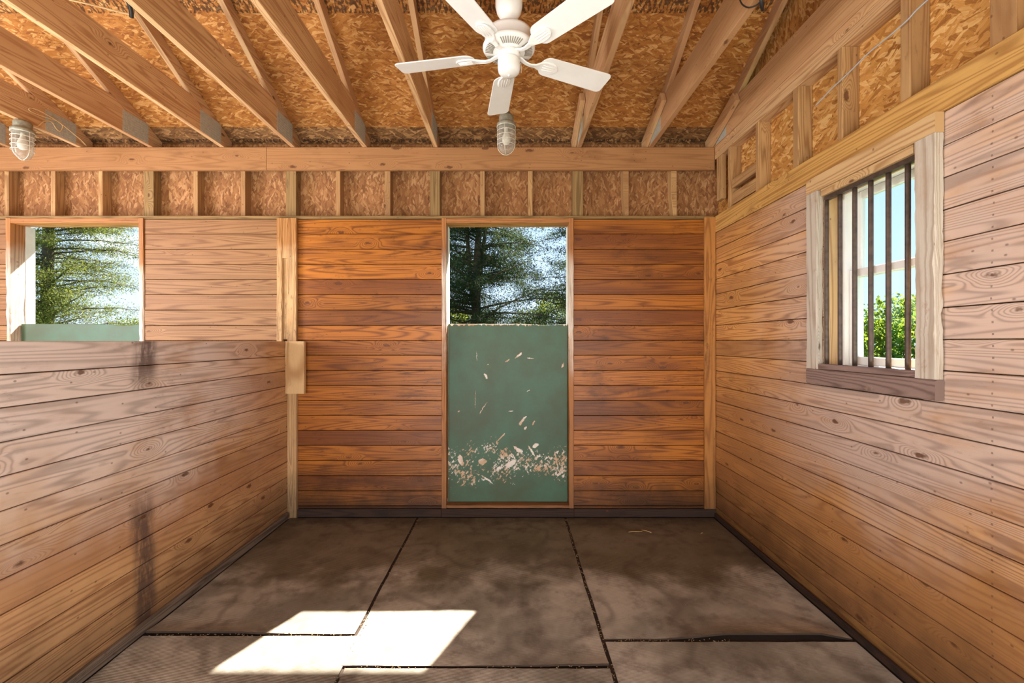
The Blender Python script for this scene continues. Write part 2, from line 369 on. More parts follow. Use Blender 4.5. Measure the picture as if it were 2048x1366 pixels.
def mat_green(chips=True, x0=-.554, z0=.105, w=1.05, hgt=1.56):
    t = NT('scuffed_green_paint' if chips else 'plain_green_paint')
    P = t.pos(); s = t.sep(P)
    n = t.noise(P, 3, 5, .6); n2 = t.noise(P, 40, 3, .6)
    c = t.mix(t.step(n, .3, .7), lin(70, 104, 80), lin(72, 84, 58))
    c = t.mix(t.math('MULTIPLY', n2, .25), c, lin(48, 68, 52))
    if chips:
        zz, xx = s[2], s[0]
        # band of kicked-off paint low on the leaf
        zw = t.math('ADD', zz, t.math('MULTIPLY', t.math('SUBTRACT', t.noise(P, 3.2, 4, .65), .5), .55))
        band = t.math('MULTIPLY', t.math('MULTIPLY', t.step(zw, .12, .40), t.step(zw, .78, .50)), t.step(t.noise(P, 5.5, 3, .6), .34, .56, .55, 1.08))
        rot = t.comb(t.math('ADD', t.math('MULTIPLY', xx, 34), t.math('MULTIPLY', zz, 18)),
                     t.math('SUBTRACT', t.math('MULTIPLY', zz, 22), t.math('MULTIPLY', xx, 20)), 0)
        cn = t.noise(rot, 1, 6, .68, .6)
        rot2 = t.comb(t.math('MULTIPLY', t.math('ADD', xx, zz), 9), t.math('MULTIPLY', t.math('SUBTRACT', zz, xx), 46), 2)
        cn2 = t.noise(rot2, 1, 4, .7, .5)
        thr = t.math('SUBTRACT', .72, t.math('MULTIPLY', band, .195))
        m = t.math('GREATER_THAN', t.math('ADD', t.math('MULTIPLY', cn, .62), t.math('MULTIPLY', cn2, .38)), thr)
        # single gouges: x, z, half length, half width, angle
        G = [(.07, 1.39, .045, .009, 40), (-.03, 1.345, .022, .007, 35), (.17, 1.365, .03, .004, -12), (.45, 1.30, .028, .009, 80),
             (-.22, 1.205, .03, .010, -65), (-.31, 1.01, .085, .002, 90), (-.30, 1.38, .045, .002, 90), (-.245, .925, .06, .005, 55),
             (.10, .815, .055, .014, 52), (.20, .80, .022, .008, 65), (-.08, .68, .055, .007, 48), (.13, .755, .02, .011, 60),
             (-.45, .90, .012, .006, 0), (.0, .90, .02, .004, 10), (.15, 1.08, .018, .004, 30), (-.2, 1.31, .010, .008, 0),
             (.06, .565, .05, .018, -35), (.18, .55, .07, .010, -60), (.215, .60, .03, .02, 10), (-.44, .47, .06, .025, -70),
             (-.25, .46, .04, .03, 0), (.0, .45, .06, .02, 30), (.40, .45, .10, .008, -80), (-.2, .30, .07, .009, -35)]
        wv = t.math('MULTIPLY', t.math('SUBTRACT', t.noise(P, 60, 5, .75), .5), 2.6)
        w1 = t.math('MULTIPLY', t.math('SUBTRACT', t.noise(P, 22, 3, .7), .5), .035)
        w2 = t.math('MULTIPLY', t.math('SUBTRACT', t.noise(P, 27, 3, .7), .5), .035)
        xo, zo = xx, zz
        xx = t.math('ADD', xx, w1); zz = t.math('ADD', zz, w2)
        for gx, gz, a, b, ang in G:
            ca, sa = math.cos(math.radians(ang)), math.sin(math.radians(ang))
            dx, dz = t.math('SUBTRACT', xx, gx), t.math('SUBTRACT', zz, gz)
            p = t.math('MULTIPLY_ADD', dx, ca / a, t.math('MULTIPLY', dz, sa / a))
            q = t.math('MULTIPLY_ADD', dz, ca / b, t.math('MULTIPLY', dx, -sa / b))
            r = t.math('ADD', t.math('MULTIPLY', p, p), t.math('MULTIPLY', q, q))
            m = t.math('MAXIMUM', m, t.math('LESS_THAN', t.math('ADD', r, wv), .75))
        xx, zz = xo, zo
        # worn top edge
        top = t.math('GREATER_THAN', t.math('ADD', zz, t.math('MULTIPLY', t.math('SUBTRACT', t.noise(t.comb(t.math('MULTIPLY', xx, 40), t.math('MULTIPLY', zz, 9), 0), 1, 4, .7), .5), .08)), 1.655)
        m = t.math('MAXIMUM', m, top)
        cc = t.mix(t.step(t.noise(P, 7, 3), .4, .6), lin(226, 214, 200), lin(196, 158, 122))
        c = t.mix(m, c, cc)
    return t.out(c, .5, 0, t.bump(n2, .1, .001), .4)
M['green'] = mat_green(True)
M['green2'] = mat_green(False)

# ------------------------------------------------------------------ mesh builder
class MB:
    def __init__(s): s.v, s.f, s.uv, s.r, s.mi, s.sm = [], [], [], [], [], []
    def face(s, idx, uvs, r=.5, mi=0, smooth=False):
        s.f.append(tuple(idx)); s.uv.extend(uvs); s.r.append(r); s.mi.append(mi); s.sm.append(smooth)
    def box(s, x0, x1, y0, y1, z0, z1, ax=0, r=None, mi=0, mat=None, ofs=True):
        if r is None: r = random.random()
        b = len(s.v)
        P = [(x, y, z) for x in (x0, x1) for y in (y0, y1) for z in (z0, z1)]
        for p in P:
            s.v.append(tuple(mat @ Vector(p)) if mat else p)
        ou, ov = (r * 37.7, r * 91.3) if ofs else (0, 0)
        for f, na in (((0, 1, 3, 2), 0), ((4, 6, 7, 5), 0), ((0, 4, 5, 1), 1), ((2, 3, 7, 6), 1), ((0, 2, 6, 4), 2), ((1, 5, 7, 3), 2)):
            oth = [a for a in (0, 1, 2) if a != ax]
            if na == ax: ua, va = oth
            else:
                ua = ax; va = [a for a in oth if a != na][0]
            s.face([b + i for i in f], [(P[i][ua] + ou, P[i][va] + ov + (.31 * na)) for i in f], r, mi)
        return s
    def prism(s, poly, a0, a1, plane='YZ', r=None, mi=0):
        """extrude a polygon; plane YZ -> along X, XZ -> along Y, XY -> along Z"""
        if r is None: r = random.random()
        b = len(s.v); n = len(poly)
        def P3(p, a): return {'YZ': (a, p[0], p[1]), 'XZ': (p[0], a, p[1]), 'XY': (p[0], p[1], a)}[plane]
        for a in (a0, a1):
            for p in poly: s.v.append(P3(p, a))
        ou, ov = r * 37.7, r * 91.3
        area = sum(poly[i][0] * poly[(i + 1) % n][1] - poly[(i + 1) % n][0] * poly[i][1] for i in range(n))
        flip = (area < 0) ^ (plane == 'XZ')
        A = list(range(n)); B = [n + i for i in range(n)]
        fa = A if flip else A[::-1]; fb = B[::-1] if flip else B
        s.face([b + i for i in fa], [(poly[i % n][0] + ou, poly[i % n][1] + ov) for i in fa], r, mi)
        s.face([b + i for i in fb], [(poly[i % n][0] + ou, poly[i % n][1] + ov) for i in fb], r, mi)
        for i in range(n):
            j = (i + 1) % n
            q = [i, j, n + j, n + i]
            if flip: q = q[::-1]
            s.face([b + k for k in q], [(poly[k % n][0] + poly[k % n][1] * .2 + ou, (a0 if k < n else a1) + ov + .5) for k in q], r, mi)
        return s
    def lathe(s, prof, c=(0, 0, 0), seg=32, r=.5, mi=0, a0=0, smooth=True):
        b = len(s.v); n = len(prof)
        for k in range(seg):
            a = a0 + 2 * PI * k / seg
            for (rad, z) in prof:
                s.v.append((c[0] + rad * math.cos(a), c[1] + rad * math.sin(a), c[2] + z))
        for k in range(seg):
            k2 = (k + 1) % seg
            for i in range(n - 1):
                q = [b + k * n + i, b + k2 * n + i, b + k2 * n + i + 1, b + k * n + i + 1]
                s.face(q, [(k * .01, i * .02)] * 4, r, mi, smooth)
        return s
    def tube(s, pts, rad, seg=8, r=.5, mi=0, cap=True, closed=False):
        pts = [Vector(p) for p in pts]; n = len(pts); b = len(s.v)
        rads = rad if isinstance(rad, (list, tuple)) else [rad] * n
        up = None
        for i, p in enumerate(pts):
            if closed: t = (pts[(i + 1) % n] - pts[i - 1]).normalized()
            else: t = (pts[min(i + 1, n - 1)] - pts[max(i - 1, 0)]).normalized()
            if up is None: up = Vector((0, 0, 1)) if abs(t.z) < .9 else Vector((1, 0, 0))
            x = t.cross(up).normalized(); y = x.cross(t).normalized(); up = y
            for k in range(seg):
                a = 2 * PI * k / seg
                s.v.append(tuple(p + (x * math.cos(a) + y * math.sin(a)) * rads[i]))
        m = n if closed else n - 1
        for i in range(m):
            i2 = (i + 1) % n
            for k in range(seg):
                k2 = (k + 1) % seg
                s.face([b + i * seg + k, b + i * seg + k2, b + i2 * seg + k2, b + i2 * seg + k], [(i * .05, k * .01)] * 4, r, mi, True)
        if cap and not closed:
            s.face([b + k for k in range(seg)][::-1], [(0, 0)] * seg, r, mi)
            s.face([b + (n - 1) * seg + k for k in range(seg)], [(0, 0)] * seg, r, mi)
        return s
    def build(s, name, mats, parent=None, bevel=0, seg=1):
        me = bpy.data.meshes.new(name)
        me.from_pydata(s.v, [], s.f)
        uvl = me.uv_layers.new(name='UVMap')
        uvl.data.foreach_set('uv', np.array(s.uv, dtype=np.float32).ravel())
        at = me.attributes.new('rnd', 'FLOAT', 'FACE'); at.data.foreach_set('value', np.array(s.r, dtype=np.float32))
        me.polygons.foreach_set('material_index', np.array(s.mi, dtype=np.int32))
        me.polygons.foreach_set('use_smooth', np.array(s.sm, dtype=bool))
        for m in (mats if isinstance(mats, (list, tuple)) else [mats]): me.materials.append(M[m] if isinstance(m, str) else m)
        me.update()
        o = bpy.data.objects.new(name, me); COL.objects.link(o)
        if parent: o.parent = parent
        if bevel:
            bv = o.modifiers.new('bevel', 'BEVEL'); bv.width = bevel; bv.segments = seg; bv.limit_method = 'ANGLE'
            bv.angle_limit = math.radians(50)
        return o

def tag(o, label, cat, group=None, kind=None):
    o['label'] = label; o['category'] = cat
    if group: o['group'] = group
    if kind: o['kind'] = kind
    return o
def struct(o, label=None, cat=None):
    o['kind'] = 'structure'
    if label: o['label'] = label
    if cat: o['category'] = cat
    return o
def thing(name, loc, label, cat, group=None, kind=None):
    o = bpy.data.objects.new(name, None); o.empty_display_size = .1; o.location = loc
    COL.objects.link(o); return tag(o, label, cat, group, kind)
def adopt(parent, *obs):
    """children are built in world coordinates; keep them there under an Empty that stands at the thing's base"""
    for o in obs:
        o.parent = parent; o.matrix_parent_inverse = Matrix.Translation(parent.location).inverted()

def wx(px, Y): return (px - 1022) / F * Y
def wz(py, Y): return EYE + (683 - py) / F * Y

# ------------------------------------------------------------------ the shell
YB = 3.906            # face of the back boards
XR = 1.75             # face of the right wall boards
XL = -1.905           # face of the partition
YS, YO = 3.945, 4.034 # stud faces and strand board on the back wall
XO = 1.84             # strand board on the right wall
LEDGE = 2.58
XFAR = -5.6
def deck(y): return 5.277 - .5 * y      # underside of the roof boards

LINES = [LEDGE - .02] + [EYE + (683 - y) / 233.0 for y in
         (467.8, 498.6, 528.7, 559, 589, 620, 651, 681, 710.5, 741, 771, 801, 831, 861, 891, 921.6, 951.8, 982, 1012)] + [.0]
D1 = (-.554, .498)        # clear opening of the stall doorway
D2 = (-4.285, -3.185)     # doorway of the next stall
DT, DB = 2.525, .10
fr = .040
G = .0022
mb = MB()
def plank_rows(mb, a0, a1, holes, lines, put, mi=0, joints=()):
    for i in range(len(lines) - 1):
        z1, z0 = lines[i] - G, lines[i + 1] + G
        cuts = [(a0, a1)]
        for (h0, h1, hz0, hz1) in holes:
            if z1 > hz0 + .02 and z0 < hz1 - .02:
                new = []
                for (c0, c1) in cuts:
                    if h0 > c0 and h1 < c1: new += [(c0, h0), (h1, c1)]
                    elif h0 <= c0 < h1 < c1: new.append((h1, c1))
                    elif c0 < h0 < c1 <= h1: new.append((c0, h0))
                    elif h0 <= c0 and h1 >= c1: pass
                    else: new.append((c0, c1))
                cuts = new
        for (c0, c1) in cuts: put(c0, c1, z0, z1)
def putb(mi):
    def f(c0, c1, z0, z1): mb.box(c0, c1, YB + random.uniform(-.0015, .0015), YB + .036, z0, z1, 0, mi=mi)
    return f
hole = lambda D: (D[0] - fr, D[1] + fr, DB - fr, DT + fr)
plank_rows(mb, -1.90, XR - .003, [hole(D1)], LINES, putb(0))
plank_rows(mb, XFAR, -1.906, [hole(D2)], LINES, putb(1))
# strand board skin outside the studs with the door holes, up to the roof
def skin(mb, a0, a1, holes, z0, z1, put):
    xs = a0
    for (h0, h1, hz0, hz1) in sorted(holes):
        put(xs, h0, z0, z1); put(h0, h1, hz1, z1)
        if hz0 > z0: put(h0, h1, z0, hz0)
        xs = h1
    put(xs, a1, z0, z1)
skin(mb, XFAR, XO, [hole(D1), hole(D2)], 0, deck(YO) - .002, lambda a, b, z0, z1: mb.box(a, b, YO, YO + .014, z0, z1, 0, .5, mi=2, ofs=False))
wall_back = struct(mb.build('wall_back', ['wall', 'wall_plain', 'osb_wall'], bevel=.0022),
    'horizontal stained pine board wall with strand board above', 'wall')

# right wall: planks, strand board, hole for the window
WN = dict(y0=1.93, y1=2.545, z0=1.356, z1=2.354)
mb = MB()
RL = [2.44] + [z for z in LINES if z < 2.43]
plank_rows(mb, -.6, YB - .003, [(WN['y0'], WN['y1'], WN['z0'], WN['z1'])], RL,
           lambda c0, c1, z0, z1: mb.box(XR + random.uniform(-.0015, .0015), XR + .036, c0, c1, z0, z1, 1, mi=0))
mb2 = mb
for (a, b, z0, z1) in ((-.6, WN['y0'], 0, 3.4), (WN['y1'], YO + .014, 0, 3.25), (WN['y0'], WN['y1'], 0, WN['z0']), (WN['y0'], WN['y1'], WN['z1'], 3.4)):
    mb2.box(XO, XO + .014, a, b, z0, z1, 2, .5, mi=1, ofs=False)
mb2.prism([(-.6, 3.4), (3.74, 3.4), (-.6, deck(-.6) - .001)], XO, XO + .014, 'YZ', .5, 1)
mb2.prism([(YO + .02, 2.9), (YO + .02, 3.25), (3.74, 3.39), (3.74, 3.25), (YO - .001, 3.25), (YO - .001, 2.9)], XO, XO + .014, 'YZ', .5, 1)
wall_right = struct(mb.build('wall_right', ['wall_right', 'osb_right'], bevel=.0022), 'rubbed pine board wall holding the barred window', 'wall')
mb = MB().box(XFAR - .05, XFAR, -.6, YO, 0, 3.1, 1, .3)
struct(mb.build('wall_left', 'wall_plain'), 'far wall of the neighbouring stall', 'wall')

mb = MB().box(XFAR, XO, -1.66, -1.62, 2.25, deck(-.6), 0, .4)
struct(mb.build('wall_front', 'wall_plain'), 'wall above the aisle opening behind the photographer', 'wall')
mb = MB().prism([(-.6, deck(-.6)), (-1.62, deck(-.6) - .5), (-1.62, deck(-.6) - .48), (-.6, deck(-.6) + .02)], XFAR, 2.2, 'YZ', .5)
struct(mb.build('ceiling', 'osb'), 'roof boards beyond the ridge', 'ceiling')
# roof boards
mb = MB()
L0, L1 = -.6, 4.64
edges = [L1, 3.882, 3.36, 2.27, 1.18, .09, L0]
for i in range(len(edges) - 1):
    ya, yb = edges[i] - .0015, edges[i + 1] + .0015
    xs = [XFAR, -4.30, -1.86, .58, 1.86 + .35] if i % 2 else [XFAR, -3.08, -.64, 1.86 + .35]
    for k in range(len(xs) - 1):
        r = random.random(); b = len(mb.v)
        x0, x1 = xs[k] + .001, xs[k + 1] - .001
        for (x, y, dz) in ((x0, ya, 0), (x1, ya, 0), (x1, yb, 0), (x0, yb, 0), (x0, ya, .014), (x1, ya, .014), (x1, yb, .014), (x0, yb, .014)):
            mb.v.append((x, y, deck(y) + .001 + dz))
        q = lambda p: (mb.v[p][0] + k * 1.37 + i * .77, mb.v[p][1] * 1.118 + i * 2.3)
        for f in ((0, 3, 2, 1), (4, 5, 6, 7), (0, 1, 5, 4), (1, 2, 6, 5), (2, 3, 7, 6), (3, 0, 4, 7)):
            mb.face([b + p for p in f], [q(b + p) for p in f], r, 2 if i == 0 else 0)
mb.prism([(L0, deck(L0) + .02), (L1 + .03, deck(L1 + .03) + .02), (L1 + .03, deck(L1 + .03) + .028), (L0, deck(L0) + .028)], XFAR, 2.25, 'YZ', .5, 1)
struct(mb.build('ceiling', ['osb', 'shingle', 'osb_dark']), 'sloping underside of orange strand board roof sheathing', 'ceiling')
mb = MB().box(XFAR, 2.25, 4.612, 4.64, 2.925, deck(4.626) - .004, 0, .4)
struct(mb.build('trim_1', 'white_paint'), 'white fascia board along the eave', 'trim')

# floor
mb = MB().box(XFAR - .05, XO, -1.5, YO, -.12, 0, 0, .5, ofs=False)
struct(mb.build('floor', 'dark_concrete'), 'dark packed floor under the rubber mats', 'floor')
mb = MB().box(-60, 60, 4.06, 90, -.30, -.14, 0, .5).box(1.9, 60, -30, 4.06, -.30, -.14, 0, .5).box(-60, 60, -60, -1.55, -.30, -.14, 0, .5).box(-60, -5.7, -1.55, 4.06, -.3, -.14, 0, .5)
struct(mb.build('ground', 'grass'), 'grass outside the barn', 'ground')

# baseboards
mb = MB()
for a, b in ((-1.82, D1[0] - fr), (D1[0] - fr, D1[1] + fr), (D1[1] + fr, XR - .001)):
    mb.box(a, b, YB - .030, YB - .003, .012, .082, 0)
struct(mb.build('baseboard_back', 'skirt', bevel=.004), 'grimy dark kickboard at the foot of the back wall', 'baseboard')
mb = MB()
n = 40
for i in range(n):
    pass
mb.box(XL + .002, XL + .026, -.6, 3.85, .011, .065, 1)
struct(mb.build('baseboard_left', 'skirt_grey', bevel=.005), 'grey splintered skirt along the foot of the partition', 'baseboard')
mb = MB().box(XR - .022, XR - .003, -.6, 3.87, .011, .050, 1)
struct(mb.build('baseboard_right', 'skirt', bevel=.005), 'dirty strip at the foot of the right wall', 'baseboard')

# rubber mats ---------------------------------------------------------------
def mat_obj(x0, x1, y0, y1, label, lift=None, ax=0):
    nx, ny = 24, 36
    mb = MB(); r = random.random()
    X = np.linspace(x0, x1, nx + 1); Y = np.linspace(y0, y1, ny + 1)
    th = .010
    def top(x, y):
        z = th + .0012 * mn.noise(Vector((x * 2.5, y * 2.5, r * 9)))
        if lift: z += lift(x, y)
        return z
    for j in range(ny + 1):
        for i in range(nx + 1):
            ex = .0035 * mn.noise(Vector((X[i] * 7, Y[j] * 7, 3))) if i in (0, nx) else 0
            ey = .0035 * mn.noise(Vector((X[i] * 7, Y[j] * 7, 8))) if j in (0, ny) else 0
            mb.v.append((X[i] + ex, Y[j] + ey, top(X[i], Y[j])))
    b2 = len(mb.v)
    for v in list(mb.v): mb.v.append((v[0], v[1], max(.001, v[2] - th)))
    W_ = nx + 1
    for j in range(ny):
        for i in range(nx):
            q = [j * W_ + i, j * W_ + i + 1, (j + 1) * W_ + i + 1, (j + 1) * W_ + i]
            uvq = [(mb.v[k][ax], mb.v[k][1 - ax]) for k in q]
            mb.face(q, uvq, r, 0, False)
            mb.face([b2 + k for k in q[::-1]], uvq, r)
    rim = [i for i in range(W_)] + [j * W_ + nx for j in range(1, ny + 1)] + [ny * W_ + i for i in range(nx - 1, -1, -1)] + [j * W_ for j in range(ny - 1, 0, -1)]
    for k in range(len(rim)):
        a, c = rim[k], rim[(k + 1) % len(rim)]
        mb.face([c, a, b2 + a, b2 + c], [(0, 0)] * 4, r, 1)
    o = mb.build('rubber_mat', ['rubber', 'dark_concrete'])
    return tag(o, label, 'mat', 'ribbed rubber mats laid over the stall floor')
curl = lambda x, y: .030 * max(0, 1 - (y - 2.295) / .20) ** 2 * max(0, min(1, (x - .75) / .35)) * max(0, min(1, (1.72 - x) / .15)) if y < 2.5 else 0
curl2 = lambda x, y: .014 * max(0, 1 - (y - 2.335) / .14) ** 2 * max(0, min(1, (-1.15 - x) / .25)) if y < 2.5 else 0
curl3 = lambda x, y: .010 * max(0, 1 - (y - 2.105) / .14) ** 2 * max(0, min(1, (x + .2) / .5)) if y < 2.3 else 0
mat_obj(-1.875, -.803, 2.335, 3.872, 'stained rubber mat at back left, between partition and doorway', curl2)
mat_obj(-.785, .452, 2.105, 3.872, 'long middle rubber mat leading to the green door, partly sunlit', curl3)
mat_obj(.472, 1.722, 2.295, 3.872, 'brown stained rubber mat at back right with its near edge curling up', curl)
mat_obj(-1.875, -.778, .50, 2.318, 'front left rubber mat beside the partition with a corner in the sun')
mat_obj(-.762, .452, .28, 2.088, 'front middle rubber mat nearest the photographer')
mat_obj(.472, 1.722, .47, 2.272, 'greyish front right rubber mat under the raised edge')

# door frames and doors ------------------------------------------------------
def chewed(mb, x0, x1, y0, y1, z0, z1, ax, amt, seg, r, side=None, mi=0, zone=None):
    """board whose corners are gnawed in: octagonal section with wandering corner cuts"""
    lo = (x0, y0, z0); hi = (x1, y1, z1)
    oth = [a for a in (0, 1, 2) if a != ax]
    b = len(mb.v)
    for k in range(seg + 1):
        t = lo[ax] + (hi[ax] - lo[ax]) * k / seg
        zf = 1.0 if zone is None else max(0.06, min(1, zone(t)))
        for (cx, cy) in ((0, 0), (1, 0), (1, 1), (0, 1)):
            d1 = amt * zf * (.12 + .9 * abs(mn.noise(Vector((t * 9, cx * 5 + r * 17, cy * 3)))) + .35 * abs(mn.noise(Vector((t * 38, cx * 5 + r * 17, cy * 3)))))
            A, Bq = (lo[oth[0]], hi[oth[0]]), (lo[oth[1]], hi[oth[1]])
            sx, sy = (1 if cx == 0 else -1), (1 if cy == 0 else -1)
            p1 = (A[cx] + sx * d1, Bq[cy]); p2 = (A[cx], Bq[cy] + sy * d1)
            order = (p2, p1) if (cx + cy) % 2 == 0 else (p1, p2)
            if (cx, cy) == (0, 0): order = (p2, p1)
            if (cx, cy) == (1, 0): order = (p1, p2)
            if (cx, cy) == (1, 1): order = (p2, p1)
            if (cx, cy) == (0, 1): order = (p1, p2)
            for (a, c) in order:
                v = [0, 0, 0]; v[ax] = t; v[oth[0]] = a; v[oth[1]] = c; mb.v.append(tuple(v))
    ou, ov = r * 37.7, r * 91.3
    per = [0, .02, .08, .10, .15, .17, .23, .25, .3]
    flip = ax == 1
    for k in range(seg):
        for j in range(8):
            j2 = (j + 1) % 8
            q = [b + k * 8 + j, b + k * 8 + j2, b + (k + 1) * 8 + j2, b + (k + 1) * 8 + j]
            uvq = [(mb.v[i][ax] + ou, w + ov) for i, w in zip(q, (per[j], per[j + 1], per[j + 1], per[j]))]
            if flip: q, uvq = q[::-1], uvq[::-1]
            mb.face(q, uvq, r, mi)
    for k, rev in ((0, not flip), (seg, flip)):
        q = [b + k * 8 + j for j in range(8)]
        if rev: q = q[::-1]
        mb.face(q, [(ou, ov)] * 8, r, mi)

def doorway(name, D, label, green, gap):
    x0, x1 = D
    root = thing(name, ((x0 + x1) / 2, 3.97, 0), label, 'door', None, 'structure')
    mb = MB()
    zn = lambda z: .15 + math.exp(-((z - 1.72) / .42) ** 2)
    chewed(mb, x0 - fr + .001, x0, YB - .014, YB + .108, .083, DT + fr, 2, .018, 70, .21, zone=zn)
    l = mb.build('door_jamb', 'jamb')
    mb = MB(); chewed(mb, x1, x1 + fr - .001, YB - .014, YB + .108, .083, DT + fr, 2, .018, 70, .67, zone=zn)
    r = mb.build('door_jamb', 'jamb')
    mb = MB(); chewed(mb, x0, x1, YB - .012, YB + .14, DT, DT + fr, 0, .006, 30, .4)
    h = mb.build('door_head', 'jamb')
    mb = MB(); chewed(mb, x0, x1, YB - .010, YB + .19, .083, .106, 0, .006, 30, .8)
    s = mb.build('door_sill', 'jamb')
    mb = MB()
    # leaf: slab with a slightly dished top edge
    n = 40; P = []
    for i in range(n + 1):
        x = x0 + .004 + (x1 - x0 - .008) * i / n
        P.append((x, 1.664 - .006 * math.exp(-((x - (x1 - .2)) / .12) ** 2) * 2 + .0025 * mn.noise(Vector((x * 14, 0, 0)))))
    P += [(x1 - .004, .109), (x0 + .004, .109)]
    mb.prism(P, 3.975, 4.015, 'XZ', .5)
    leaf = mb.build('door_leaf', green, bevel=.003)
    adopt(root, l, r, h, s, leaf)
    # stops the leaf closes against, outside
    mb = MB().box(x0 - fr + .002, x0 + .002, 4.017, 4.098, .11, DT, 2).box(x1 - .002, x1 + fr - .002, 4.017, 4.098, .11, DT, 2)
    adopt(root, mb.build('door_stop', 'white_paint'))
    # upper leaf swung right open against the outside wall
    mb = MB().box(x0 - fr - 1.10, x0 - fr - .02, 4.105, 4.14, 1.68, 2.53, 0, .2)
    for a in range(4): pass
    adopt(root, mb.build('upper_leaf', 'white_paint', bevel=.003))
    mb = MB().box(x0 - fr - .09, x0 - fr, 4.05, 4.096, .1, DT + .12, 2).box(x1 + fr, x1 + fr + .09, 4.05, 4.096, .1, DT + .12, 2).box(x0 - fr, x1 + fr, 4.05, 4.096, DT + fr, DT + .12, 0)
    adopt(root, mb.build('outer_casing', 'white_paint'))
    return root
doorway('door_1', D1, 'scuffed green lower dutch door leaf closed in the stall doorway', 'green', 0)
doorway('door_2', D2, 'green lower dutch door leaf of the neighbouring stall doorway', 'green2', 0)

# trim: corner post right, ledge board on right wall, thin ledge on the back wall
mb = MB(); chewed(mb, XR - .098, XR - .004, YB - .028, YB - .002, .083, LEDGE - .01, 2, .007, 60, .33)
tag(mb.build('corner_post', 'corner'), 'narrow worn pine corner board where back and right walls meet', 'board')
mb = MB().box(XR - .006, XR + .036, -.6, YB - .003, 2.442, LEDGE, 1, .62)
tag(mb.build('ledge_board', 'trim_top', bevel=.003), 'long honey pine ledge board running above the barred window', 'board')
mb = MB().box(XFAR, XR - .01, YB - .006, YB + .036, LEDGE - .016, LEDGE + .008, 0, .3)
tag(mb.build('ledge_strip', 'post', bevel=.002), 'thin dark ledge strip capping the back wall boards below the studs', 'board')

# header beam and right wall plate
mb = MB().box(XFAR, -2.1, YB, YB + .038, 2.985, 3.178, 0, .3)
tag(mb.build('header_beam', 'header', bevel=.002), 'left length of header beam above the neighbouring doorway', 'beam', 'header boards along the back wall')
mb = MB().box(-2.098, XR, YB, YB + .038, 2.985, 3.178, 0, .55)
tag(mb.build('header_beam', 'header', bevel=.002), 'long knotty pine header beam above the green door', 'beam', 'header boards along the back wall')
mb = MB().box(XFAR, XR, YS, YO - .001, 3.082, 3.120, 0, .2).box(XFAR, XR, YS, YO - .001, 3.122, 3.176, 0, .8)
tag(mb.build('top_plate', 'stud', bevel=.002), 'doubled timber plate behind the back header beam', 'beam')
mb = MB().box(XR, XO - .001, -.6, YB - .002, 3.07, 3.123, 1, .45).box(XR, XO - .001, -.6, YB - .002, 3.125, 3.178, 1, .9)
tag(mb.build('top_plate', 'truss', bevel=.002), 'nail-pocked double timber plate on top of the right wall studs', 'beam')

# studs on the back wall -----------------------------------------------------
ZS0, ZS1 = LEDGE + .009, 3.081
def stud(x, w, label, m='stud', cut=0):
    mb = MB()
    if cut:   # waney corner: the edge falls away toward the foot
        mb.prism([(x - w / 2, ZS1), (x + w / 2, ZS1), (x + w / 2, ZS0), (x - w / 2 + cut, ZS0), (x - w / 2, ZS0 + .22)], YS, YO - .001, 'XZ')
    else: mb.box(x - w / 2, x + w / 2, YS, YO - .001, ZS0, ZS1, 2)
    o = mb.build('timber_post' if m == 'post' else 'wall_stud', m, bevel=.002)
    return tag(o, label, 'post' if m == 'post' else 'stud', 'posts in the back wall' if m == 'post' else 'studs in the back wall')
k = 910 / YS
for px, w, m, lab in (
    (13, .038, 'stud', 'leftmost short stud over the left jamb of the neighbouring doorway'),
    (106, .038, 'stud', 'short pine stud over the left half of the neighbouring doorway'),
    (201, .038, 'stud', 'short pine stud over the right half of the neighbouring doorway'),
    (297, .089, 'post', 'greyish square post at the right corner of the neighbouring doorway'),
    (391, .038, 'stud', 'first short stud right of the neighbouring doorway, over plain tan boards'),
    (486, .038, 'stud', 'short stud next left of the post above the partition'),
    (582, .089, 'post', 'greyish square post directly above the end of the partition'),
    (676, .038, 'stud', 'short stud next right of the post above the partition'),
    (775, .050, 'stud', 'wide pale stud left of the post at the green door'),
    (870, .089, 'post', 'brown square post over the left jamb of the green door'),
    (965, .038, 'stud', 'left one of two short studs above the green door'),
    (1061, .038, 'stud', 'right one of two short studs above the green door'),
    (1156, .089, 'post', 'cracked square post over the right jamb of the green door'),
    (1252, .050, 'stud', 'waney-edged stud next right of the green door'),
    (1348, .050, 'stud', 'waney-edged stud nearest the right corner')):
    stud((px - 1022) / k, w, lab, m, .02 if px > 1200 else 0)
# far left ones out of frame
# studs on the right wall
for Y, w, m, lab in ((3.63, .038, 'stud', 'right wall stud nearest the back corner, below the plate'),
    (3.217, .038, 'stud', 'right wall stud just past the pair of nailer blocks'),
    (2.774, .050, 'stud', 'right wall stud where the grey wire is fixed'),
    (2.402, .038, 'stud', 'right wall stud above the far part of the barred window'),
    (1.996, .050, 'post', 'wide right wall post above the near part of the barred window'),
    (1.575, .089, 'post', 'right wall post at the right edge of the picture')):
    mb = MB().box(XR, XO - .001, Y, Y + w, LEDGE + .001, 3.069, 2)
    tag(mb.build('timber_post' if m == 'post' else 'wall_stud', 'stud', bevel=.002), lab, m, 'uprights in the right wall')
mb = MB().box(XR, XR + .038, 3.78, 3.87, 2.70, 3.068, 2)
tag(mb.build('corner_block', 'stud', bevel=.002), 'short block hanging under the plate in the back right corner', 'block')
for z0, z1, lab in ((2.60, 2.69, 'lower of two nailer blocks beside the corner stud'), (2.73, 2.80, 'upper of two nailer blocks beside the corner stud')):
    mb = MB().box(XR + .012, XR + .05, 3.26, 3.628, z0, z1, 1)
    tag(mb.build('nailer_block', 'stud', bevel=.002), lab, 'block', 'nailer blocks in the right wall')

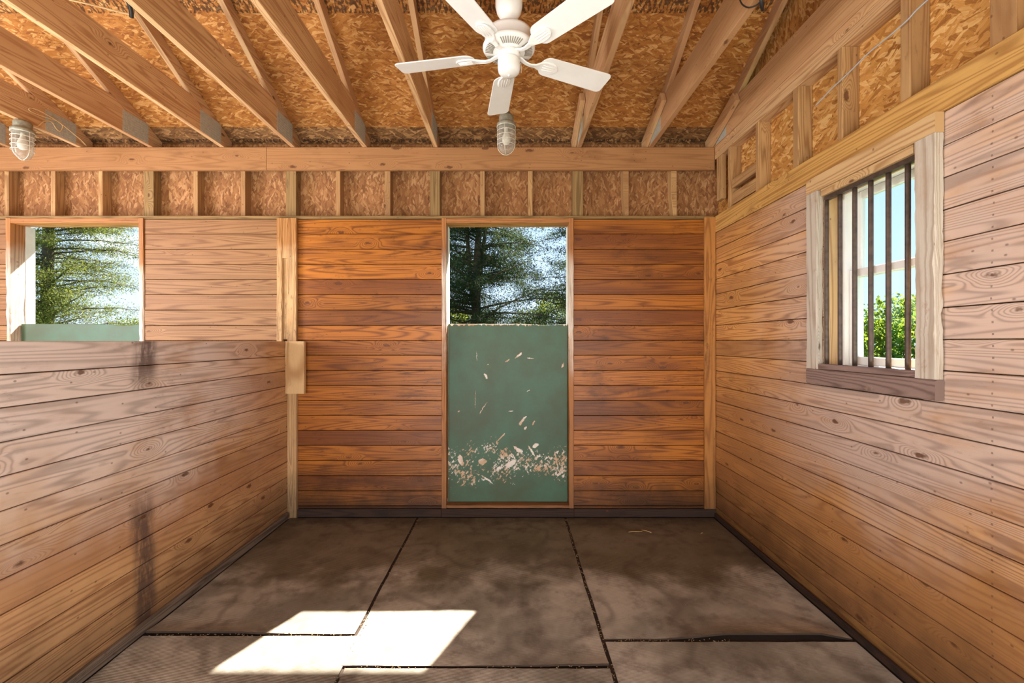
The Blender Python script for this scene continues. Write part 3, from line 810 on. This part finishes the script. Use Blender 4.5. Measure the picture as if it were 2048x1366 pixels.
# partition ------------------------------------------------------------------
root = thing('stall_partition', (XL - .02, 1.65, 0), 'low partition of rubbed pine planks dividing off the neighbouring stall', 'partition')
mb = MB()
PLN = [1.514, EYE + (683 - 712) / 233] + [z for z in LINES if .02 < z < 1.37] + [.012]
for i in range(len(PLN) - 1):
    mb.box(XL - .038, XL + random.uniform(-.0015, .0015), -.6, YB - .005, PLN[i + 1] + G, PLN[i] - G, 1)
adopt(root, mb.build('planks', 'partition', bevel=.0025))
mb = MB().box(XL - .05, XL - .039, -.6, YB - .005, .012, 1.50, 1, .4)
adopt(root, mb.build('backing', 'wall_plain'))
root = thing('guide_channel', (-1.91, YB - .02, 0), 'worn timber guide channel holding the back end of the partition', 'post')
mb = MB(); chewed(mb, -1.995, -1.946, YB - .036, YB - .002, 0, LEDGE - .02, 2, .016, 80, .37, zone=lambda z: .3 + math.exp(-((z - 2.0) / .4) ** 2))
a = mb.build('guide_strip', 'strip')
mb = MB(); chewed(mb, -1.903, -1.826, YB - .036, YB - .002, 0, LEDGE - .02, 2, .016, 80, .71, zone=lambda z: .4 + math.exp(-((z - 2.0) / .4) ** 2))
b = mb.build('guide_strip', 'strip')
mb = MB().box(-1.9455, -1.9035, YB - .016, YB - .003, 1.53, LEDGE - .02, 2, .5)
mb.box(-1.9455, -1.9035, YB - .033, YB - .0165, 2.22, LEDGE - .02, 2, .7)
c = mb.build('channel_back', 'strip')
adopt(root, a, b, c)
mb = MB(); chewed(mb, -1.902, -1.742, YB - .076, YB - .038, 1.07, 1.512, 2, .006, 16, .9)
tag(mb.build('cleat_block', 'frame_pine'), 'pale rectangular pine block nailed at the top end of the partition', 'block')

# roof trusses ---------------------------------------------------------------
TH = .038
def rafter_poly(ya, yb): return [(ya, deck(ya) - .0995), (yb, deck(yb) - .0995), (yb, deck(yb)), (ya, deck(ya))]
proto = {}
def truss(X, label, side, scab=False):
    root = thing('roof_truss', (X, 1.7, 3.18), label, 'truss', 'roof trusses over the stalls')
    mb = MB().prism([(-.6, 3.181), (3.99, 3.181), (3.524, 3.414), (-.6, 3.414)], X - TH / 2, X + TH / 2, 'YZ')
    a = mb.build('bottom_chord', 'truss', bevel=.002)
    # cut the rafter where it crosses the wall skin? it passes over the wall in a notch
    mb = MB().prism(rafter_poly(-.6, 4.02), X - TH / 2 + .0005, X + TH / 2 - .0005, 'YZ')
    b = mb.build('top_chord', 'truss', bevel=.002)
    s = X + side * TH / 2
    mb = MB().box(min(s, s + side * .0016), max(s, s + side * .0016), 3.61, 3.865, 3.186, 3.352, 1)
    # pressed teeth rows
    for iy in range(12):
        for iz in range(8):
            y = 3.62 + iy * .0205; z = 3.194 + iz * .0195
            mb.box(min(s, s + side * .0030), max(s, s + side * .0030), y, y + .012, z, z + .006, 1, .5)
    c = mb.build('gusset_plate', 'steel')
    adopt(root, a, b, c)
    if scab:
        q = X - TH - .003
        mb = MB().prism([(4.0, 3.181), (3.955, 3.181), (3.46, deck(3.46) - .205), (3.50, deck(3.50) - .105), (4.0, deck(4.0) - .015)], q - TH / 2, q + TH / 2, 'YZ')
        adopt(root, mb.build('scab_board', 'truss', bevel=.002))
    return root
bx = lambda px: (px - 1022) / 233.0
truss(bx(-125), 'truss farthest left, mostly out of view over the neighbouring stall', 1)
truss(bx(17), 'truss second from the far left, just left of the caged lamp', 1)
truss(bx(157), 'truss carrying the left caged lamp and the looped cable', 1)
truss(bx(300), 'truss ending above the right part of the neighbouring doorway', 1)
truss(bx(443.5), 'truss ending above the plain tan boards left of the partition', 1)
truss(bx(585), 'truss ending above the top of the partition guide channel', 1)
truss(bx(729), 'second truss left of the ceiling fan, over the orange boards', 1)
truss(bx(871), 'whitish truss next left of the ceiling fan', 1)
truss(bx(1159), 'truss next right of the ceiling fan, behind its right blade', -1, True)
truss(bx(1303), 'truss second right of the ceiling fan, with frayed wire at its end', -1, True)
root = thing('gable_truss', (XR + .02, 1.7, 3.18), 'gable truss lying along the top of the right wall', 'truss')
mb = MB().prism([(-.6, 3.181), (3.99, 3.181), (3.524, 3.414), (-.6, 3.414)], XR, XR + TH, 'YZ')
a = mb.build('bottom_chord', 'truss', bevel=.002)
mb = MB().prism(rafter_poly(-.6, 4.02), XR + .0005, XR + TH - .0005, 'YZ'); b = mb.build('top_chord', 'truss', bevel=.002)
mb = MB().box(XR - .0016, XR - .0001, 3.70, 3.89, 3.186, 3.34, 1); c = mb.build('gusset_plate', 'steel')
mb = MB().prism([(4.0, 3.181), (3.93, 3.181), (3.46, deck(3.46) - .205), (3.50, deck(3.50) - .105), (4.0, deck(4.0) - .015)], XR - .045, XR - .006, 'YZ')
d = mb.build('scab_board', 'truss', bevel=.002)
adopt(root, a, b, c, d)
for y in (.6, 1.2, 1.8, 2.4):
    mb = MB().box(XR + .004, XR + TH - .002, y, y + .089, 3.415, deck(y + .089) - .1, 2)
    adopt(root, mb.build('gable_upright', 'truss'))

# barred window --------------------------------------------------------------
y0, y1, z0, z1 = WN['y0'], WN['y1'], WN['z0'], WN['z1']
root = thing('window_1', (XR + .05, (y0 + y1) / 2, z0), 'barred window in the right wall with chewed pale frame', 'window', None, 'structure')
fx0, fx1 = XR - .040, XR - .003
zn = lambda z: .35 + 1.0 * math.exp(-((z - 1.75) / .3) ** 2)
mb = MB(); chewed(mb, fx0, fx1, y1, y1 + .092, z0 - .0, z1 + .0, 2, .012, 60, .15, zone=zn); A = [mb.build('frame_board', 'worn_pale')]
mb = MB(); chewed(mb, fx0, fx1, y0 - .095, y0, z0 - .0, z1 + .0, 2, .016, 60, .66, zone=zn); A.append(mb.build('frame_board', 'worn_pale'))
mb = MB(); chewed(mb, fx0, fx1, y0 - .095, y1 + .092, z1 + .001, z1 + .084, 1, .005, 40, .4); A.append(mb.build('frame_board', 'frame_pine'))
mb = MB(); chewed(mb, fx0, fx1, y0 - .095, y1 + .092, z0 - .086, z0 - .001, 1, .010, 50, .9); A.append(mb.build('frame_board', 'sill_dark'))
# liner boards through the wall thickness
mb = MB().box(XR - .002, 1.835, y0 + .001, y0 + .016, z0, z1, 2).box(XR - .002, 1.835, y1 - .016, y1 - .001, z0, z1, 2)
mb.box(XR - .030, 1.835, y0 + .017, y1 - .017, z1 - .038, z1 - .001, 1).box(XR + .020, 1.835, y0 + .017, y1 - .017, z0, z0 + .018, 1)
A.append(mb.build('liner', 'frame_pine', bevel=.0015))
mb = MB().box(XR - .012, XR + .018, y0 + .017, y1 - .017, z1 - .062, z1 - .039, 1); A.append(mb.build('bar_rail', 'bar', bevel=.002))
mb = MB().box(XR - .034, XR + .018, y0 + .001, y1 - .002, z0 + .001, z0 + .030, 1); A.append(mb.build('bar_rail', 'sill_dark', bevel=.002))
for i in range(6):
    yb_ = 2.528 - .1035 * i
    mb = MB(); pts = [(XR + .004 + .0006 * mn.noise(Vector((i, q, 0))), yb_ + .0006 * mn.noise(Vector((i, q, 5))), z0 + .03 + (z1 - z0 - .093) * q / 24) for q in range(25)]
    mb.tube(pts, .0112, 12); A.append(mb.build('window_bar', 'bar'))
adopt(root, *A)
def sash(name, xa, za, zb):
    st = .042
    mb = MB().box(xa, xa + .028, y0 + .04, y0 + .04 + st, za, zb, 2).box(xa, xa + .028, y1 - .04 - st, y1 - .04, za, zb, 2)
    mb.box(xa, xa + .028, y0 + .04 + st, y1 - .04 - st, za, za + st, 1).box(xa, xa + .028, y0 + .04 + st, y1 - .04 - st, zb - st, zb, 1)
    o = mb.build(name, 'vinyl', bevel=.003)
    g = MB().box(xa + .012, xa + .016, y0 + .04 + st, y1 - .04 - st, za + st, zb - st, 2).build('pane', 'pane')
    adopt(root, o)
    g.parent = o
    return o
sash('lower_sash', 1.862, z0 + .03, 1.90)
sash('upper_sash', 1.894, 1.858, z1 - .03)
mb = MB().box(1.838, 1.945, y0 + .002, y0 + .039, z0, z1, 2).box(1.838, 1.945, y1 - .039, y1 - .002, z0, z1, 2)
mb.box(1.838, 1.945, y0 + .04, y1 - .04, z1 - .029, z1, 1).box(1.838, 1.96, y0 + .04, y1 - .04, z0, z0 + .029, 1)
# outside casing
mb.box(1.855, 1.95, y1, y1 + .09, z0 - .05, z1 + .09, 2).box(1.855, 1.95, y0 - .09, y0, z0 - .05, z1 + .09, 2).box(1.855, 1.95, y0, y1, z1 + .001, z1 + .09, 1)
adopt(root, mb.build('window_frame', 'vinyl', bevel=.003))

# ceiling fan ----------------------------------------------------------------
FX, FY = -.011, 2.47
ZB = 3.055                           # blade plane
fan = thing('ceiling_fan', (FX, FY, 3.42), 'white five-bladed ceiling fan hanging between the trusses', 'fan')
c0 = (FX, FY, 0)
mb = MB().lathe([(.001, 3.418), (.062, 3.418), (.070, 3.405), (.074, 3.36), (.073, 3.325), (.066, 3.295), (.052, 3.272), (.034, 3.256), (.024, 3.252), (.001, 3.252)], c0, 40)
P = [mb.build('canopy', 'white')]
mb = MB().lathe([(.012, 3.256), (.012, 3.215), (.024, 3.212), (.024, 3.188), (.02, 3.185)], c0, 24); P.append(mb.build('downrod', 'white'))
mb = MB().lathe([(.001, 3.200), (.045, 3.199), (.10, 3.190), (.126, 3.176), (.131, 3.160), (.131, 3.118), (.137, 3.113), (.142, 3.104), (.141, 3.094), (.133, 3.086), (.085, 3.078), (.055, 3.076), (.001, 3.076)], c0, 56)
housing = mb.build('motor_housing', 'white'); P.append(housing)
mb = MB()
for i in range(60):
    if i % 12 in (0, 11): continue
    a = 2 * PI * (i + .5) / 60 + math.radians(90 + 7)
    Rm = Matrix.Translation(Vector((FX, FY, 0))) @ Matrix.Rotation(a, 4, 'Z')
    Rt = Rm @ Matrix.Translation(Vector((.107, 0, 3.0805))) @ Matrix.Rotation(math.radians(-9.5), 4, 'Y')
    mb.box(-.021, .021, -.0020, .0020, -.0022, .0022, 0, .5, mat=Rt)
sl = mb.build('vent_slots', 'white_dark'); sl['label'] = 'ring of grey ventilation slots'
adopt(fan, *P); sl.parent = housing
mb = MB().lathe([(.001, 3.078), (.06, 3.077), (.062, 3.052), (.056, 3.046), (.054, 3.040), (.058, 3.038), (.0605, 3.030), (.0605, 2.990), (.057, 2.972), (.046, 2.962), (.02, 2.957), (.005, 2.955), (.001, 2.955)], c0, 48)
mb.lathe([(.001, 2.956), (.005, 2.956), (.005, 2.950), (.001, 2.949)], c0, 12)
adopt(fan, mb.build('switch_housing', 'white'))
R0, R1, BW = .205, .640, .073
def blade_outline():
    pts = []
    def w(t): return BW * (.88 + .12 * t)
    n = 10
    for i in range(n + 1):      # inner rounded end
        a = PI / 2 + PI * i / n
        pts.append((R0 + .035 + .05 * math.cos(a), w(0) * math.sin(a) * 1.0))
    w1 = w(1); rc = .028
    for (cx, cy, a0_) in ((R1 - rc, -w1 + rc, -PI / 2), (R1 - rc, w1 - rc, 0)):
        for i in range(6):
            a = a0_ + (PI / 2) * i / 5
            pts.append((cx + rc * math.cos(a), cy + rc * math.sin(a)))
    return pts
ol = blade_outline()
for kx in range(5):
    azi = math.radians(90 + 7 + 72 * kx)
    Rm = Matrix.Translation(Vector((FX, FY, ZB))) @ Matrix.Rotation(azi, 4, 'Z')
    Rb = Rm @ Matrix.Rotation(math.radians(-12), 4, 'X')
    mb = MB(); b = len(mb.v); n = len(ol)
    for z in (.004, .010):
        for (x, y) in ol: mb.v.append(tuple(Rb @ Vector((x, y, z))))
    mb.face(list(range(n))[::-1], [(0, 0)] * n); mb.face([n + i for i in range(n)], [(0, 0)] * n)
    for i in range(n):
        j = (i + 1) % n
        mb.face([i, j, n + j, n + i], [(0, 0)] * 4)
    bl = mb.build('blade', 'white', bevel=.0015)
    # blade iron: arm that rises from the hub and a fluted tongue under the blade
    mb = MB()
    sec = [(.050, .016, .010, .004), (.075, .015, .004, .004), (.10, .012, -.008, .004), (.13, .012, -.013, .004), (.16, .015, -.009, .004), (.19, .030, -.004, .004), (.215, .040, -.003, .0035),
           (.25, .041, -.003, .0035), (.275, .036, -.003, .003), (.292, .022, -.003, .003), (.298, .004, -.003, .003)]
    bb = len(mb.v)
    for (x, hw, zc, th) in sec:
        tw = Rb if x > .18 else Rm
        for (y, z) in ((-hw, zc + th), (-hw * .85, zc - th), (hw * .85, zc - th), (hw, zc + th)):
            mb.v.append(tuple(tw @ Vector((x, y, z))))
    for i in range(len(sec) - 1):
        for j in range(4):
            j2 = (j + 1) % 4
            mb.face([bb + i * 4 + j, bb + i * 4 + j2, bb + (i + 1) * 4 + j2, bb + (i + 1) * 4 + j], [(0, 0)] * 4, smooth=False)
    mb.face([bb + j for j in range(4)], [(0, 0)] * 4); mb.face([bb + (len(sec) - 1) * 4 + j for j in range(4)][::-1], [(0, 0)] * 4)
    for fy in (-.016, 0, .016):
        mb.tube([Rb @ Vector((.205, fy, -.0065)), Rb @ Vector((.282, fy * .8, -.0065))], .003, 6)
    ir = mb.build('blade_iron', 'white', bevel=.001)
    adopt(fan, bl); ir.parent = bl
mb = MB().tube([(FX + .058, FY - .02, 3.01), (FX + .064, FY - .021, 3.006), (FX + .066, FY - .021, 2.99), (FX + .066, FY - .021, 2.955)], .0012, 6)
adopt(fan, mb.build('pull_chain', 'cage'))
mb = MB().box(-.646, .568, FY - .045, FY + .045, 3.419, 3.457, 0, .4)
tag(mb.build('fan_brace', 'truss', bevel=.002), 'timber cross brace the ceiling fan hangs from', 'brace')

# caged lamps ----------------------------------------------------------------
def lamp(x, y, ztop, label, stem_to=None):
    root = thing('caged_lamp', (x, y, ztop), label, 'lamp', 'caged jelly jar lamps')
    c = (x, y, 0); z = ztop
    mb = MB().lathe([(.001, z), (.050, z), (.054, z - .008), (.054, z - .040), (.052, z - .048), (.062, z - .056), (.070, z - .062), (.071, z - .078), (.066, z - .086), (.058, z - .088), (.001, z - .088)], c, 36)
    base = mb.build('lamp_base', 'iron')
    if stem_to:
        mb = MB().tube([(x, y, z - .004), (x, y, stem_to)], .011, 12).lathe([(.011, z + .03), (.03, z + .028), (.034, z + .012), (.05, z + .001)], c, 20)
        adopt(root, mb.build('stem', 'iron'))
    mb = MB().lathe([(.058, z - .088), (.058, z - .10), (.0615, z - .13), (.0615, z - .205), (.058, z - .230), (.049, z - .252), (.034, z - .268), (.016, z - .277), (.001, z - .279)], c, 36)
    jar = mb.build('glass_jar', 'jar')
    mb = MB().lathe([(.013, z - .088), (.014, z - .11), (.018, z - .125), (.030, z - .155), (.033, z - .175), (.030, z - .195), (.018, z - .21), (.001, z - .215)], c, 24)
    bulb = mb.build('bulb', 'bulb')
    mb = MB()
    for zz, rr in ((z - .084, .0685), (z - .118, .067), (z - .152, .067), (z - .186, .066), (z - .22, .0655)):
        mb.tube([(x + rr * math.cos(2 * PI * i / 32), y + rr * math.sin(2 * PI * i / 32), zz) for i in range(32)], .0024, 8, closed=True)
    for k_ in range(4):
        a = PI / 4 * 2 * k_ + math.radians(80)
        pr = [(.068, -.08), (.067, -.12), (.067, -.18), (.066, -.215), (.061, -.240), (.050, -.262), (.033, -.278), (.015, -.287), (0.0, -.289)]
        mb.tube([(x + r_ * math.cos(a), y + r_ * math.sin(a), z + q) for r_, q in pr], .0024, 8)
    cage = mb.build('wire_cage', 'cage')
    adopt(root, base, jar, bulb, cage)
lamp(.0 - .035, 3.37, 3.18, 'caged glass lamp hanging behind the ceiling fan', deck(3.37) - .001)
lamp(bx(157) + .0, 3.46, 3.180, 'caged glass lamp under the truss at the left edge')

# cables and wire ------------------------------------------------------------
def smooth(pts, n=8):
    pts = [Vector(p) for p in pts]; out = []
    for i in range(len(pts) - 1):
        p0, p1, p2, p3 = pts[max(i - 1, 0)], pts[i], pts[i + 1], pts[min(i + 2, len(pts) - 1)]
        for k_ in range(n):
            t = k_ / n
            out.append(.5 * ((2 * p1) + (-p0 + p2) * t + (2 * p0 - 5 * p1 + 4 * p2 - p3) * t * t + (-p0 + 3 * p1 - 3 * p2 + p3) * t ** 3))
    return out + [pts[-1]]
XC = bx(157) + TH / 2 + .006
def onface(px, py, X):             # point of the chord side plane
    Y = F * abs(X) / abs(px - 1022); return (X, Y, EYE + (683 - py) / F * Y)
cab = [onface(px, py, XC + .004 + .005 * i / 10) for i, (px, py) in enumerate(((61, 255), (74, 253), (88, 243), (103, 244), (113, 258), (121, 262), (125, 252), (117, 243), (96, 236), (70, 227), (58, 220), (62, 216), (80, 222), (105, 236), (128, 252), (150, 270), (162, 280), (174, 293)))]
cab[0] = (bx(157) + .045, 3.46, 3.165)
mb = MB().tube(smooth(cab), .0035, 8)
tag(mb.build('looped_cable', 'cable'), 'cream electric cable looped beside the left caged lamp', 'cable')
X2 = bx(443.5) - .30
def onz(px, py, Z):
    Y = F * (Z - EYE) / (683 - py); return ((px - 1022) / F * Y, Y, Z)
mb = MB().tube(smooth([onz(-40, -25, 3.50), onz(60, -14, 3.50), onz(145, 1, 3.49), onz(200, 14, 3.49), onz(258, 28, 3.48), onz(268, 20, 3.50), onz(262, 0, 3.56)]), .005, 8)
tag(mb.build('slack_cable', 'cable'), 'cream cable crossing between trusses at the top left', 'cable')
mb = MB().tube(smooth([onz(256, 2, 3.50), onz(262, 20, 3.47), onz(263, 34, 3.45)]), .012, 10)
tag(mb.build('cable_clip', 'black'), 'dark insulator hanging on the truss at the top left', 'insulator')
mb = MB().tube(smooth([onz(1478, -6, 3.175), onz(1484, 8, 3.165), onz(1496, 15, 3.165), onz(1510, 12, 3.165), onz(1520, 4, 3.17), onz(1524, -6, 3.175)]), .0035, 8)
tag(mb.build('loop_wire', 'black'), 'dark wire loop under the truss at the top right', 'wire')
mb = MB().tube([onz(1522, -8, 3.16), onz(1524, 14, 3.14), onz(1525, 22, 3.13)], [.009, .009, .005], 10)
tag(mb.build('wire_tail', 'black'), 'black end piece hanging beside the top right truss', 'wire')
wp = []
for px, py in ((1630, 213), (1663, 178), (1700, 143), (1735, 108), (1775, 75), (1815, 40), (1855, 0)):
    X = 1.735; Y = F * X / (px - 1022); wp.append((X, Y, EYE + (683 - py) / F * Y))
wp.append((1.735, 1.45, 2.95)); wp.append((1.74, .9, 2.96))
mb = MB().tube(smooth(wp, 4), .0030, 8)
tag(mb.build('fence_wire', 'wire'), 'thin grey wire strung in front of the right wall studs', 'wire')

# straw bits
for i, (px, py, a, L, lab) in enumerate(((1271, 1064, 5, .11, 'long straw lying on the back right mat'), (1293, 1063, -40, .08, 'shorter bent straw beside the long one'),
        (1404, 1067, 20, .02, 'crumb of straw near the right corner'))):
    Y = F * (EYE - .012) / (py - 683); x = (px - 1022) / F * Y; ca, sa = math.cos(math.radians(a)), math.sin(math.radians(a))
    mb = MB().tube([(x - ca * L / 2, Y - sa * L / 2, .014), (x, Y + .004, .016), (x + ca * L / 2, Y + sa * L / 2, .0145)], .0018, 6)
    tag(mb.build('straw', 'straw'), lab, 'straw', 'straws on the mats')

# litter caught in the joints between the mats
mb = MB(); rg = random.Random(4)
def crumb(x, y):
    L, w_ = rg.uniform(.001, .005), rg.uniform(.0008, .002); a = rg.random() * PI; z = rg.uniform(.004, .0125)
    mb.box(-L, L, -w_, w_, -.0012, .0012, 0, rg.random(), mat=Matrix.Translation((x, y, z)) @ Matrix.Rotation(a, 4, 'Z'))
for i in range(600):
    k_ = rg.random()
    if k_ < .35: crumb(-.776 + rg.gauss(0, .010), rg.uniform(1.9, 3.85))
    elif k_ < .65: crumb(.462 + rg.gauss(0, .010), rg.uniform(1.9, 3.85))
    elif k_ < .78: crumb(rg.uniform(-1.85, -.8), 2.327 + rg.gauss(0, .008))
    elif k_ < .9: crumb(rg.uniform(-.75, .45), 2.097 + rg.gauss(0, .008))
    else: crumb(rg.uniform(.48, 1.1), 2.283 + rg.gauss(0, .007))
o = mb.build('hay_litter', 'chaff'); tag(o, 'crumbs of chaff and dirt caught in the joints between rubber mats', 'litter', None, 'stuff')

# ------------------------------------------------------------------ trees
def leaf_mesh(name, mat, cen, direc, size, aspect, rng):
    """cen (n,3), direc (n,3) long axes; one diamond per leaf"""
    n = len(cen)
    d = direc / np.linalg.norm(direc, axis=1)[:, None]
    o = rng.normal(size=(n, 3)); s = np.cross(d, o); s /= np.linalg.norm(s, axis=1)[:, None] + 1e-9
    L = size[:, None]; Wd = L * aspect
    V = np.stack([cen - d * L / 2, cen + s * Wd / 2, cen + d * L / 2, cen - s * Wd / 2], 1).reshape(-1, 3)
    me = bpy.data.meshes.new(name)
    me.vertices.add(4 * n); me.vertices.foreach_set('co', V.astype(np.float32).ravel())
    me.loops.add(4 * n); me.loops.foreach_set('vertex_index', np.arange(4 * n, dtype=np.int32))
    me.polygons.add(n); me.polygons.foreach_set('loop_start', np.arange(0, 4 * n, 4, dtype=np.int32))
    me.polygons.foreach_set('loop_total', np.full(n, 4, dtype=np.int32))
    me.update(calc_edges=True)
    at = me.attributes.new('rnd', 'FLOAT', 'FACE'); at.data.foreach_set('value', rng.random(n).astype(np.float32))
    me.materials.append(M[mat])
    ob = bpy.data.objects.new(name, me); COL.objects.link(ob); return ob

def tree(base, H, tr, label, mat, cat='tree', z_from=1.2, nb=70, reach=2.6, leaders=None, rng_seed=1, twigs=16, lpt=40,
         lsize=.05, spread=.16, up=.25, droop=.35, azr=None, dens=lambda p: 1.0, name='conifer_tree'):
    rng = np.random.default_rng(rng_seed)
    root = thing(name, base, label, cat)
    B = Vector(base)
    mb = MB()
    def axis(t, lead=(0, 0)):
        return B + Vector((lead[0] * max(0, t - .25) + .12 * math.sin(t * 5 + rng_seed), lead[1] * max(0, t - .25) + .1 * math.cos(t * 4), H * t))
    leads = leaders or [(0, 0)]
    for li, ld in enumerate(leads):
        ts = np.linspace(.0 if li == 0 else .24, 1, 26)
        mb.tube([axis(t, ld) for t in ts], [max(.012, tr * (1 - t) ** .8 * (1 if li == 0 else .6)) for t in ts], 10)
    cen, dr = [], []
    for i in range(nb):
        t = z_from / H + (1 - z_from / H) * ((i + rng.random()) / nb) ** 1.0
        ld = leads[int(rng.integers(len(leads)))] if t > .27 else leads[0]
        p0 = axis(t, ld)
        az = rng.random() * 2 * PI if azr is None else azr[0] + rng.random() * (azr[1] - azr[0])
        L = reach * (1 - .75 * t) * (.65 + .5 * rng.random())
        dv = Vector((math.cos(az), math.sin(az), up * (1 + .5 * rng.normal())))
        pts = []
        for k_ in range(9):
            s = k_ / 8
            pts.append(p0 + dv * (L * s) + Vector((0, 0, -droop * L * s * s)) + Vector(rng.normal(size=3)) * .03 * s * L / 2)
        mb.tube(pts, [max(.004, .035 * (L / 2.5) * (1 - .9 * k_ / 8)) for k_ in range(9)], 5, cap=False)
        for j in range(twigs):
            s = .12 + .88 * (j + rng.random()) / twigs
            f = s * 8; k0 = min(7, int(f)); p = pts[k0].lerp(pts[k0 + 1], f - k0)
            if rng.random() > dens(p): continue
            side = Vector(rng.normal(size=3)); side.z *= .45
            tw = (dv * .5 + side).normalized(); TL = (.22 + .42 * rng.random()) * (1.15 - .5 * s) * L / 2.2
            q = p + tw * TL + Vector((0, 0, -.12 * TL))
            mb.tube([p, p.lerp(q, .5) + Vector((0, 0, .02)), q], [.005, .004, .002], 3, cap=False)
            m = int(lpt * TL / .4) + 4
            tt = rng.random(m) ** .8
            c = np.array(p)[None] * (1 - tt[:, None]) + np.array(q)[None] * tt[:, None]
            c = c + rng.normal(size=(m, 3)) * np.array([spread, spread, spread * .8]) * (.35 + .65 * TL / .5) * .5
            cen.append(c); dr.append(np.array(tw)[None] * .8 + rng.normal(size=(m, 3)) * .7)
    tk = mb.build('trunk', 'bark')
    cen = np.concatenate(cen); dr = np.concatenate(dr)
    fo = leaf_mesh('foliage', mat, cen, dr, lsize * (.6 + .8 * rng.random(len(cen))), .34, rng)
    adopt(root, tk, fo)
    return root

GZ = -.14
tree((-.70, 10.6, GZ), 8.0, .14, 'tall dark cedar straight out from the green door, its trunk forking', 'cedar', leaders=[(0.1, 0), (-.9, .2), (.6, .5)],
     rng_seed=3, nb=210, reach=2.8, twigs=24, lpt=64, lsize=.044, z_from=.7, spread=.26, droop=.2)
tree((2.35, 11.6, GZ), 7.4, .13, 'dark cedar seen at the right side of the doorway view', 'cedar', rng_seed=8, nb=170, reach=2.7, twigs=22, lpt=64, lsize=.046, z_from=.4, spread=.26, droop=.2)
tree((-10.45, 10.2, GZ), 9.5, .15, 'tall yellowish green conifer seen through the neighbouring doorway', 'cedar_lit', rng_seed=5, nb=210, reach=2.5, twigs=24, lpt=58, lsize=.042, z_from=1.1, spread=.26, droop=.2)

def bush(c, rad, n, label, mat, seed, lsize=.06, aspect=.5, name='leafy_bush', group=None):
    rng = np.random.default_rng(seed)
    root = thing(name, (c[0], c[1], GZ), label, 'bush', group)
    d = rng.normal(size=(n, 3)); d /= np.linalg.norm(d, axis=1)[:, None]
    rr = .70 + .30 * rng.random(n) ** .5
    lump = np.array([1 + .28 * mn.noise(Vector(v * 2.3) + Vector((seed, 0, 0))) + .14 * mn.noise(Vector(v * 6.5) + Vector((seed, 0, 0))) for v in d])
    P_ = d * (rr * lump)[:, None] * np.array(rad)[None] + np.array(c)[None]
    P_[:, 2] = np.maximum(P_[:, 2], GZ + .02)
    fo = leaf_mesh('foliage', mat, P_, rng.normal(size=(n, 3)) + d * .4, lsize * (.6 + .8 * rng.random(n)), aspect, rng)
    mb = MB()
    for i in range(7):
        a = 2 * PI * i / 7
        mb.tube([(c[0], c[1], GZ), (c[0] + .3 * rad[0] * math.cos(a), c[1] + .3 * rad[1] * math.sin(a), c[2] * .7), (c[0] + .7 * rad[0] * math.cos(a), c[1] + .7 * rad[1] * math.sin(a), c[2] + .3 * rad[2])], [.03, .02, .008], 6)
    adopt(root, mb.build('stems', 'bark'), fo)
for i, (c, r_, n, lab, mt) in enumerate((
    ((-2.7, 16.5, 1.2), (1.9, 1.4, 1.7), 26000, 'sunlit bush low behind the forked cedar, to its left', 'bush'),
    ((2.1, 18, 1.3), (2.1, 1.4, 2.1), 26000, 'sunlit bush low behind the cedars, in the middle of the doorway view', 'bush'),
    ((-14.0, 12.6, 1.0), (1.3, 1.2, 1.5), 18000, 'low green bush at the foot of the yellowish conifer', 'hedge'),
    ((-14.1, 17.5, .9), (2.2, 1.4, 1.5), 24000, 'low bush right of the yellowish conifer trunk', 'bush'))):
    bush(c, r_, n, lab, mt, 20 + i, .075)
bush((6.6, 7.0, 1.0), (1.45, 1.3, 1.15), 34000, 'bright green leafy bush outside the barred window', 'hedge', 40, .065, .6)
bush((10.4, 9.4, .9), (1.6, 1.3, 1.2), 18000, 'second green bush farther off outside the barred window', 'hedge', 41, .075, .6)
